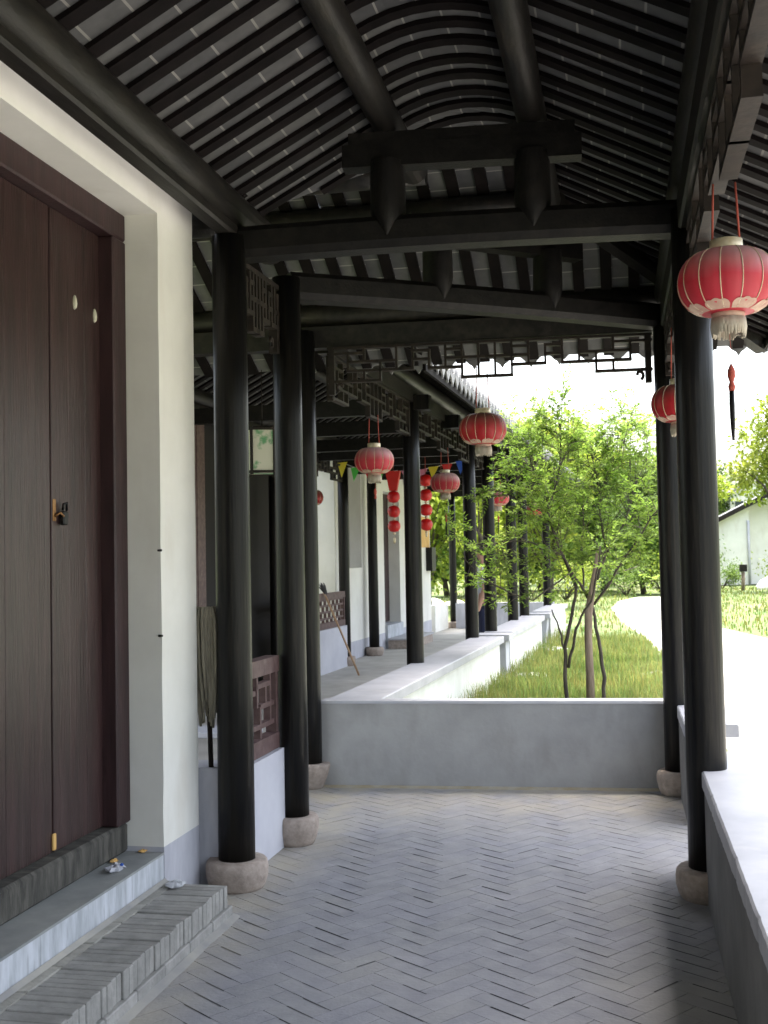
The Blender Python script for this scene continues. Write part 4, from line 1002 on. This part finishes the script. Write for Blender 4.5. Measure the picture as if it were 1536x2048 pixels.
stem([(720, 1020), (765, 890), (745, 740), (735, 600), (720, 490), (650, 430)], .013, .006, [.0, .1, .2, .3, .35, .4])
stem([(735, 600), (800, 480), (850, 380), (900, 250)], .008, .004, [.3, .35, .4, .5])
stem([(770, 890), (860, 740), (890, 650), (930, 500)], .009, .004, [.1, .25, .35, .45])
stem([(720, 490), (700, 380), (740, 250)], .008, .003, [.35, .5, .6])
stem([(600, 980), (420, 1110), (330, 1075), (200, 1000), (110, 900)], .009, .004, [-.1, -.3, -.5, -.6, -.7])
stem([(560, 900), (400, 830), (280, 830), (180, 870)], .009, .004, [-.2, -.35, -.45, -.6])
stem([(470, 690), (330, 620), (230, 560)], .008, .003, [.25, .2, .1])
stem([(650, 1070), (640, 860), (650, 700), (640, 540)], .010, .005, [.05, .5, .7, .8])
stem([(690, 1150), (800, 1000), (930, 960)], .009, .004, [.1, .5, .8])
tk = MB()
for P, r0, r1 in stems:
    n = len(P); PP = []
    for i in range(n - 1):
        for q in range(3): PP.append(P[i].lerp(P[i + 1], q / 3) + (Vector((random.gauss(0, .006), random.gauss(0, .006), 0)) if q else Vector((0, 0, 0))))
    PP.append(P[-1]); tk.tube(PP, [r0 + (r1 - r0) * i / (len(PP) - 1) for i in range(len(PP))], n=7)
tk.build('stems', M['bark'], sap)
b = MB(); b.tube([T(*zz(672, 1650)), T(*zz(672, 1480)), T(*zz(668, 1300), .02), T(*zz(672, 1180), .04), T(*zz(690, 1080), .06), T(*zz(712, 960), .05), T(*zz(722, 880), .05)], [.060, .055, .052, .055, .050, .04, .03], n=12, wob=0) if 0 else b.tube([T(*zz(672, 1650)), T(*zz(672, 1480)), T(*zz(668, 1300), .02), T(*zz(672, 1180), .04), T(*zz(690, 1080), .06), T(*zz(712, 960), .05), T(*zz(722, 880), .05)], [.044, .040, .037, .040, .034, .022, .012], n=12)
b.build('main_trunk', M['stake'], sap)
cr = MB(); tw = MB()
def spray(p, d, n, L, tone):
    d = Vector(d).normalized(); pts = [p]; q = Vector(p)
    for i in range(n):
        d = (d + Vector((random.gauss(0, .12), random.gauss(0, .12), random.gauss(-.03, .1)))).normalized(); q = q + d * L; pts.append(q.copy())
        for sg in (1, -1):
            s = d.cross(Vector((random.gauss(0, .3), random.gauss(0, .3), 1))).normalized() * sg
            ld = (d * .55 + s + Vector((0, 0, random.gauss(-.05, .25)))).normalized()
            t_ = tone * random.uniform(.8, 1.2)
            leaflet(cr, q, ld, (random.gauss(0, .4), random.gauss(0, .4), 1), random.uniform(.040, .072), random.uniform(.016, .030), (t_, t_, t_ * random.uniform(.7, 1.1)))
    leaflet(cr, q, d, (0, 0, 1), .05, .02, (tone,) * 3)
    tw.tube([pts[0], pts[len(pts) // 2], pts[-1]], [.0022, .0016, .0008], n=4, cap=False)
anch = []
for P, r0, r1 in stems:
    for i in range(len(P) - 1):
        for q in range(5):
            p = P[i].lerp(P[i + 1], q / 5)
            if p.z > 1.35 or p.x < -.75: anch.append((p, (P[i + 1] - P[i]).normalized(), max(.35, min(1, (p.z - 1.2) / .8))))
for p, d, f in anch:
    for k in range(int(round(random.uniform(1.3, 2.8) * f))):
        # side twig then sprays
        td = (d * .5 + rnd_dir() + Vector((0, 0, .25))).normalized(); L = random.uniform(.12, .46); e = p + td * L
        tw.tube([p, p.lerp(e, .5) + Vector((0, 0, .015)), e], [.0035, .003, .0018], n=4, cap=False)
        tone = random.uniform(.7, 1.35)
        for s_ in range(random.randint(2, 5)):
            q = p.lerp(e, random.uniform(.35, 1)); spray(q, (td + rnd_dir() * .9).normalized(), random.randint(4, 7), random.uniform(.020, .032), tone)
# slender shoots at the top and a low arching branch
for k in range(46):
    x = random.uniform(-1.05, .42); y = YS + random.uniform(-.5, .7); z = random.uniform(2.35, 2.75); p = Vector((x, y, z)); e = p + Vector((random.gauss(0, .05), random.gauss(0, .05), random.uniform(.18, .55)))
    tw.tube([p, e], [.003, .0012], n=4, cap=False)
    for s_ in range(random.randint(5, 9)):
        spray(p.lerp(e, random.uniform(0, 1)), (rnd_dir() + Vector((0, 0, .3))).normalized(), random.randint(3, 6), .022, random.uniform(.8, 1.4))
cr.build('crown', M['leaf'], sap); tw.build('twigs', M['bark'], sap)

# trees beyond the garden
def far_tree(name, h, rad, trunk_h, nleaf, mleaf, seed, label, loc, group, leaf=.22, aspect=1.0, blobs=11):
    rnd = random.Random(seed); t = thing(name, loc, label, 'tree', group); x, y, z = loc
    tb = MB(); tb.tube([(x, y, -.1), (x + rnd.gauss(0, .08), y, trunk_h * .6), (x + rnd.gauss(0, .15), y + rnd.gauss(0, .1), trunk_h), (x + rnd.gauss(0, .2), y, h * .7)], [h * .024, h * .019, h * .015, h * .006], n=9)
    cens = []
    for k in range(blobs):
        a = rnd.uniform(0, 6.28); f = rnd.uniform(.15, 1); zz_ = trunk_h + (h - trunk_h) * rnd.uniform(.08, .92); taper = math.sin(math.pi * min(1, max(.12, (zz_ - trunk_h * .7) / (h - trunk_h * .7)))) ** .6
        c = Vector((x + math.cos(a) * rad * f * taper * .75, y + math.sin(a) * rad * f * taper * .75, zz_)); cens.append((c, rad * rnd.uniform(.28, .5), rnd.uniform(.65, 1.3)))
        tb.tube([(x, y, trunk_h * rnd.uniform(.6, 1.0)), tuple((Vector((x, y, trunk_h)) + c) / 2), tuple(c)], [h * .009, h * .006, h * .002], n=5)
    tb.build('trunk', M['bark'], t)
    b = MB()
    for i in range(nleaf):
        c, r, tn = cens[i % len(cens)]; v = Vector((rnd.gauss(0, 1), rnd.gauss(0, 1), rnd.gauss(0, 1))).normalized()
        rr = r * (rnd.random() ** .4) * (1.0 + .25 * math.sin(v.x * 7 + v.z * 5 + tn * 9)); p = c + Vector((v.x, v.y, v.z * aspect)) * rr
        d = (v + Vector((rnd.gauss(0, .8), rnd.gauss(0, .8), rnd.gauss(-.2, .7)))).normalized(); k = tn * rnd.uniform(.75, 1.25)
        leaflet(b, p, d, (rnd.gauss(0, .6), rnd.gauss(0, .6), 1), leaf * rnd.uniform(.6, 1.4), leaf * .55, (k, k, k * .9))
    b.build('crown', mleaf, t); return t
GT = 'trees beyond the garden'
p1 = far_tree('garden_tree', 6.0, 2.3, 1.5, 6500, M['leaf_far'], 3, 'yellow green tree filling the view behind the sapling', (-2.2, 36, 0), GT, leaf=.24, blobs=16)
p2 = far_tree('garden_tree', 5.2, 2.0, .9, 6500, M['leaf_dark'], 5, 'mid green bushy tree between the sapling and the right column', (.9, 46, 0), GT, leaf=.24, blobs=16)
p3 = far_tree('garden_tree', 8.2, 2.4, 3.6, 4600, M['leaf_far'], 9, 'tall yellow green tree at the right edge above the white house roof', (6.35, 47, 0), GT, leaf=.24, blobs=15)
spots = [(p1, -5.6, 33, .85, 1.2, 'small yellow green tree at the open end of the far gallery'), (p1, -8.6, 40, 1.0, 2.5, 'yellow green tree seen left of the thin end column'), (p2, -7.0, 46, 1.1, .4, 'mid green tree behind the thin end column'), (p1, -4.6, 44, 1.05, 4.2, 'yellow green tree behind the standing person'),
         (p2, -3.6, 52, 1.25, 1.9, 'bushy tree behind the far bench columns'), (p2, -.8, 50, 1.05, 3.0, 'bushy green tree just left of the path bend'), (p1, -.6, 58, 1.15, 5.1, 'yellow green tree behind the path bend'), (p2, 2.6, 55, 1.0, 2.2, 'bushy green tree close behind the right column'), (p1, 3.4, 66, 1.2, .8, 'yellow green tree beyond the white house corner'),
         (p2, 7.4, 41, .62, 1.1, 'low bushy tree right of the white house wall'), (p1, 9.0, 58, 1.15, 2.8, 'yellow green tree rising behind the white house'), (p2, -11, 56, 1.4, .9, 'large green tree far left beyond the gallery end'), (p1, -6.0, 62, 1.4, 3.6, 'tall yellow green tree at the far back of the garden'), (p2, 5.2, 74, 1.3, 5.0, 'dim green tree behind the white house gable'), (p1, -2.6, 70, 1.45, 1.5, 'yellow green tree at the far back left of the sapling'), (p2, 1.0, 72, 1.3, 4.4, 'green tree at the far back right of the sapling')]
for src, x, y, sc, rz, lab in spots: copy_tree(src, (x, y, 0), rz, sc, lab, GT)
# slim young tree by the gallery end
far_tree('young_tree', 3.6, .8, 1.7, 1400, M['leaf_far'], 21, 'slim young tree with a pale bare trunk on the lawn past the gallery end', (-3.25, 26.5, 0), GT, leaf=.11, blobs=8)
# shrubs along the path
def shrub(x, y, r, seed, label, m='leaf_dark'):
    rnd = random.Random(seed); t = thing('garden_shrub', (x, y, 0), label, 'shrub', 'shrubs along the path'); b = MB(); sb = MB()
    for k in range(9):
        a = rnd.uniform(0, 6.28); e = Vector((x + math.cos(a) * r * .7, y + math.sin(a) * r * .6, r * rnd.uniform(.5, 1.0)))
        sb.tube([(x, y, -.03), ((x + e.x) / 2, (y + e.y) / 2, e.z * .6), tuple(e)], [.02, .014, .006], n=5)
        for q in range(120):
            v = Vector((rnd.gauss(0, 1), rnd.gauss(0, 1), rnd.gauss(0, 1))) * r * .24; p = e + v; p.z = max(.02, p.z); k2 = rnd.uniform(.7, 1.35)
            leaflet(b, p, Vector((rnd.gauss(0, 1), rnd.gauss(0, 1), rnd.gauss(.3, 1))), (rnd.gauss(0, .5), rnd.gauss(0, .5), 1), .13, .07, (k2, k2, k2))
    sb.build('stems', M['bark'], t); b.build('foliage', M[m], t)
for i, (x, y, r, lab, m) in enumerate([(.2, 44, 1.1, 'shrub at the left of the path bend', 'leaf_dark'), (1.6, 45, 1.3, 'round shrub where the path disappears', 'leaf_far'), (2.9, 48, 1.4, 'shrub right behind the right column base', 'leaf_dark'), (4.4, 52, .8, 'low shrub at the foot of the white house wall', 'leaf_dark'), (6.4, 45, 1.3, 'leafy shrub at the right edge beside the white house', 'leaf_far'), (7.2, 38, 1.0, 'broad shrub at the right edge of the lawn', 'leaf_dark'), (-1.9, 40, 1.0, 'shrub behind the white piers of the far gallery', 'leaf_far'), (-4.4, 38, .9, 'shrub behind the standing person', 'leaf_far'), (-6.6, 35, .8, 'shrub left of the slim young tree', 'leaf_dark')]):
    shrub(x, y, r, 40 + i, lab, m)

# far wood closing the view
rnd = random.Random(77); b = MB()
for k in range(9000):
    x = rnd.uniform(-42, 30); y = rnd.uniform(80, 92); top = 4.2 + 1.6 * math.sin(x * .5) * math.sin(x * .23 + 1) + 1.0 * math.sin(x * 1.7)
    z = rnd.uniform(0, 1) ** .8 * top; q = rnd.uniform(.6, 1.3) * (1 + .25 * math.sin(x * 2.1 + z))
    leaflet(b, (x, y, z), (rnd.gauss(0, 1), rnd.gauss(0, .5), rnd.gauss(0, 1)), (rnd.gauss(0, .6), 1, rnd.gauss(0, .5)), rnd.uniform(.5, 1.0), .5, (q, q, q * .9))
b.add([(-42, 92.5, -.1), (30, 92.5, -.1), (30, 92.5, 3.2), (-42, 92.5, 3.2)], [(0, 1, 2, 3)], tone=(.5, .5, .5))
tag(b.build('far_wood', M['leaf_dark']), 'dense far off green wood along the back of the garden', 'wood', kind='stuff')

# grass: long blades in the garden bed and tufts on the lawn
rng = np.random.default_rng(4)
def blades(n, fx, hfun, w0):
    v = []; f = []; tones = {}
    b = MB()
    for i in range(n):
        x, y = fx()
        h = hfun(x, y); a = rng.uniform(0, 6.283); l = rng.uniform(.1, .55) * h; dx, dy = math.cos(a), math.sin(a); w = w0 * rng.uniform(.6, 1.3)
        sx, sy = -dy * w / 2, dx * w / 2; k = rng.uniform(.6, 1.4); tone = (k * rng.uniform(.85, 1.5), k, k * .8)
        b.add([(x - sx, y - sy, -.03), (x + sx, y + sy, -.03), (x + dx * l * .4 - sx * .8, y + dy * l * .4 - sy * .8, h * .6), (x + dx * l * .4 + sx * .8, y + dy * l * .4 + sy * .8, h * .6), (x + dx * l, y + dy * l, h)], [(0, 1, 3, 2), (2, 3, 4)], tone=tone)
    return b
def g1():
    while True:
        y = 7.9 + 13 * rng.random() ** 1.3; x = rng.uniform(-2.0, .75)
        if x > G(.34, y - 7.6).x + .0 and x < .60 - max(0, y - 17) * .05: return x, y
def h1(x, y):
    k = .5 + .5 * math.sin(x * 4.1 + y * 1.7) * math.sin(y * 2.3 - x)
    edge = max(0, 1 - abs(x - G(.36, y - 7.6).x) / .25)
    return (.10 + .13 * k + .10 * edge) * rng.uniform(.6, 1.25)
gr = blades(27000, g1, h1, .0075).build('long_grass', M['grass']); tag(gr, 'long green grass growing in the garden bed beside the far bench wall', 'grass', kind='stuff')
def g2():
    while True:
        y = 20 + 32 * rng.random(); x = rng.uniform(-7, 9)
        lim0 = np.interp(y, [p[1] for p in near], [p[0] for p in near]); lim1 = np.interp(y, [p[1] for p in far[3:]], [p[0] for p in far[3:]])
        if (x < lim0 and x > G(.4, y - 7.6).x) or (x > lim1 and x < 9) or (y > 26 and x < lim0): return x, y
gr = blades(9000, g2, lambda x, y: rng.uniform(.04, .11) * (.6 + .6 * abs(math.sin(x * 1.3 + y * .4))), .03).build('lawn_grass', M['grass']); tag(gr, 'rough grass tufts over the lawn on both sides of the pale path', 'grass', kind='stuff')

def rock(c, r, label, flat=.5, seed=1, m='rock', name='garden_rock', cat='rock'):
    rnd = random.Random(seed); b = MB(); n = 14; vs = []; ph = [rnd.uniform(0, 6) for _ in range(4)]
    for i in range(8):
        e = -.3 + (math.pi / 2 + .3) * i / 7
        for j in range(n):
            a = 2 * math.pi * j / n; rr = r * (1 + .18 * math.sin(2 * a + ph[0]) + .1 * math.sin(3 * a + ph[1]) + .07 * math.sin(5 * a + ph[2] + e * 3))
            vs.append((c[0] + rr * math.cos(e) * math.cos(a), c[1] + rr * math.cos(e) * math.sin(a) * .8, c[2] + flat * rr * math.sin(e)))
    b.add(vs, [(i * n + j, i * n + (j + 1) % n, i * n + n + (j + 1) % n, i * n + n + j) for i in range(7) for j in range(n)] + [tuple(7 * n + j for j in range(n))], smooth=True)
    return tag(b.build(name, M[m], origin=c), label, cat)
rock((-1.16, 14.6, .02), .20, 'flat pale stone lying in the long grass left of the sapling', .2, 1); rock((.36, 14.8, .02), .2, 'flat pale stone in the grass beside the right column', .18, 2); rock((-1.1, 18.6, .02), .26, 'pale flat stone in the grass below the tapering pier', .2, 3)
rock((-6.5, 38, 0), .5, 'long white rock on the lawn past the gallery end', .35, 4); rock((-5.2, 36, 0), .45, 'white rock on the lawn right of the thin end column', .4, 5); rock((-3.2, 31, 0), .42, 'white rock seen between two far columns', .6, 6); rock((6.6, 50, 0), .9, 'pale rock pile beside the white house corner', .5, 7)

# ------------------------------------------------------------------ houses at right
ho = thing('white_gable_house', (6.5, 58, 0), 'white house with a sloping roof edge beyond the lawn at right', 'house')
b = MB(); yb = 57.0
b.add([(3.6, yb, 0), (6.15, yb, 0), (6.15, yb, 3.75), (3.6, yb, 2.5), (3.6, yb + 6, 0), (6.15, yb + 6, 0), (6.15, yb + 6, 3.75), (3.6, yb + 6, 2.5)], [(0, 1, 2, 3), (7, 6, 5, 4), (0, 3, 7, 4), (1, 5, 6, 2), (3, 2, 6, 7), (0, 4, 5, 1)])
b.add([(6.16, yb + .7, 0), (9.6, yb + .7, 0), (9.6, yb + .7, 2.9), (7.6, yb + .7, 4.4), (6.16, yb + .7, 3.75), (6.16, yb + 6, 0), (9.6, yb + 6, 0), (9.6, yb + 6, 2.9), (7.6, yb + 6, 4.4), (6.16, yb + 6, 3.75)], [(0, 1, 2, 3, 4), (9, 8, 7, 6, 5), (0, 4, 9, 5), (1, 6, 7, 2)])
b.build('wall', M['plaster'], ho)
b = MB(); b.bar((3.2, yb + 2.8, 2.46), (7.6, yb + 2.8, 4.66), 6.4, .14, up=(-.447, 0, .894)); b.bar((7.6, yb + 2.8, 4.66), (10.2, yb + 2.8, 2.5), 6.4, .14, up=(.64, 0, .77)); b.build('roof', M['roof_tile'], ho)
b = MB(); b.bar((3.2, yb - .42, 2.40), (7.6, yb - .42, 4.60), .05, .2, up=(-.447, 0, .894)); b.build('verge_board', M['lattice'], ho)
b = MB(); b.tube([(6.12, yb - .08, 0), (6.12, yb - .08, 3.1)], .06, n=8); b.build('downpipe', M['dado'], ho)
h2 = thing('white_upper_house', (8.4, 74, 0), 'higher white house with a dark roof ridge peeping over the first roof at right', 'house')
b = MB(); b.box(6.9, 74, 0, 12, 80, 5.2); b.add([(6.9, 73.99, 5.2), (12, 73.99, 5.2), (9.4, 73.99, 6.6)], [(0, 1, 2)]); b.build('wall', M['plaster'], h2)
b = MB(); b.bar((6.5, 77, 5.1), (9.4, 77, 6.75), 6.6, .14, up=(-.49, 0, .87)); b.bar((9.4, 77, 6.75), (12.4, 77, 5.1), 6.6, .14, up=(.48, 0, .88)); b.build('roof', M['roof_tile'], h2)
b = MB(); b.box(7.2, 73.95, 3.6, 7.7, 73.99, 4.8); b.build('window', M['glass'], h2)
sk = thing('wooden_stake', (5.0, 49, 0), 'short brown wooden stake standing in the lawn before the white house', 'stake')
b = MB(); b.tube([(4.98, 49, -.05), (5.0, 49, .75)], .075, n=8); b.build('post', M['stake'], sk)
b = MB(); b.chbox(4.86, 48.9, .76, 5.16, 49.1, 1.06, .01); b.build('cap_board', M['lattice'], sk)
# drop helper tags
for o in bpy.data.objects:
    if '_o' in o: del o['_o']
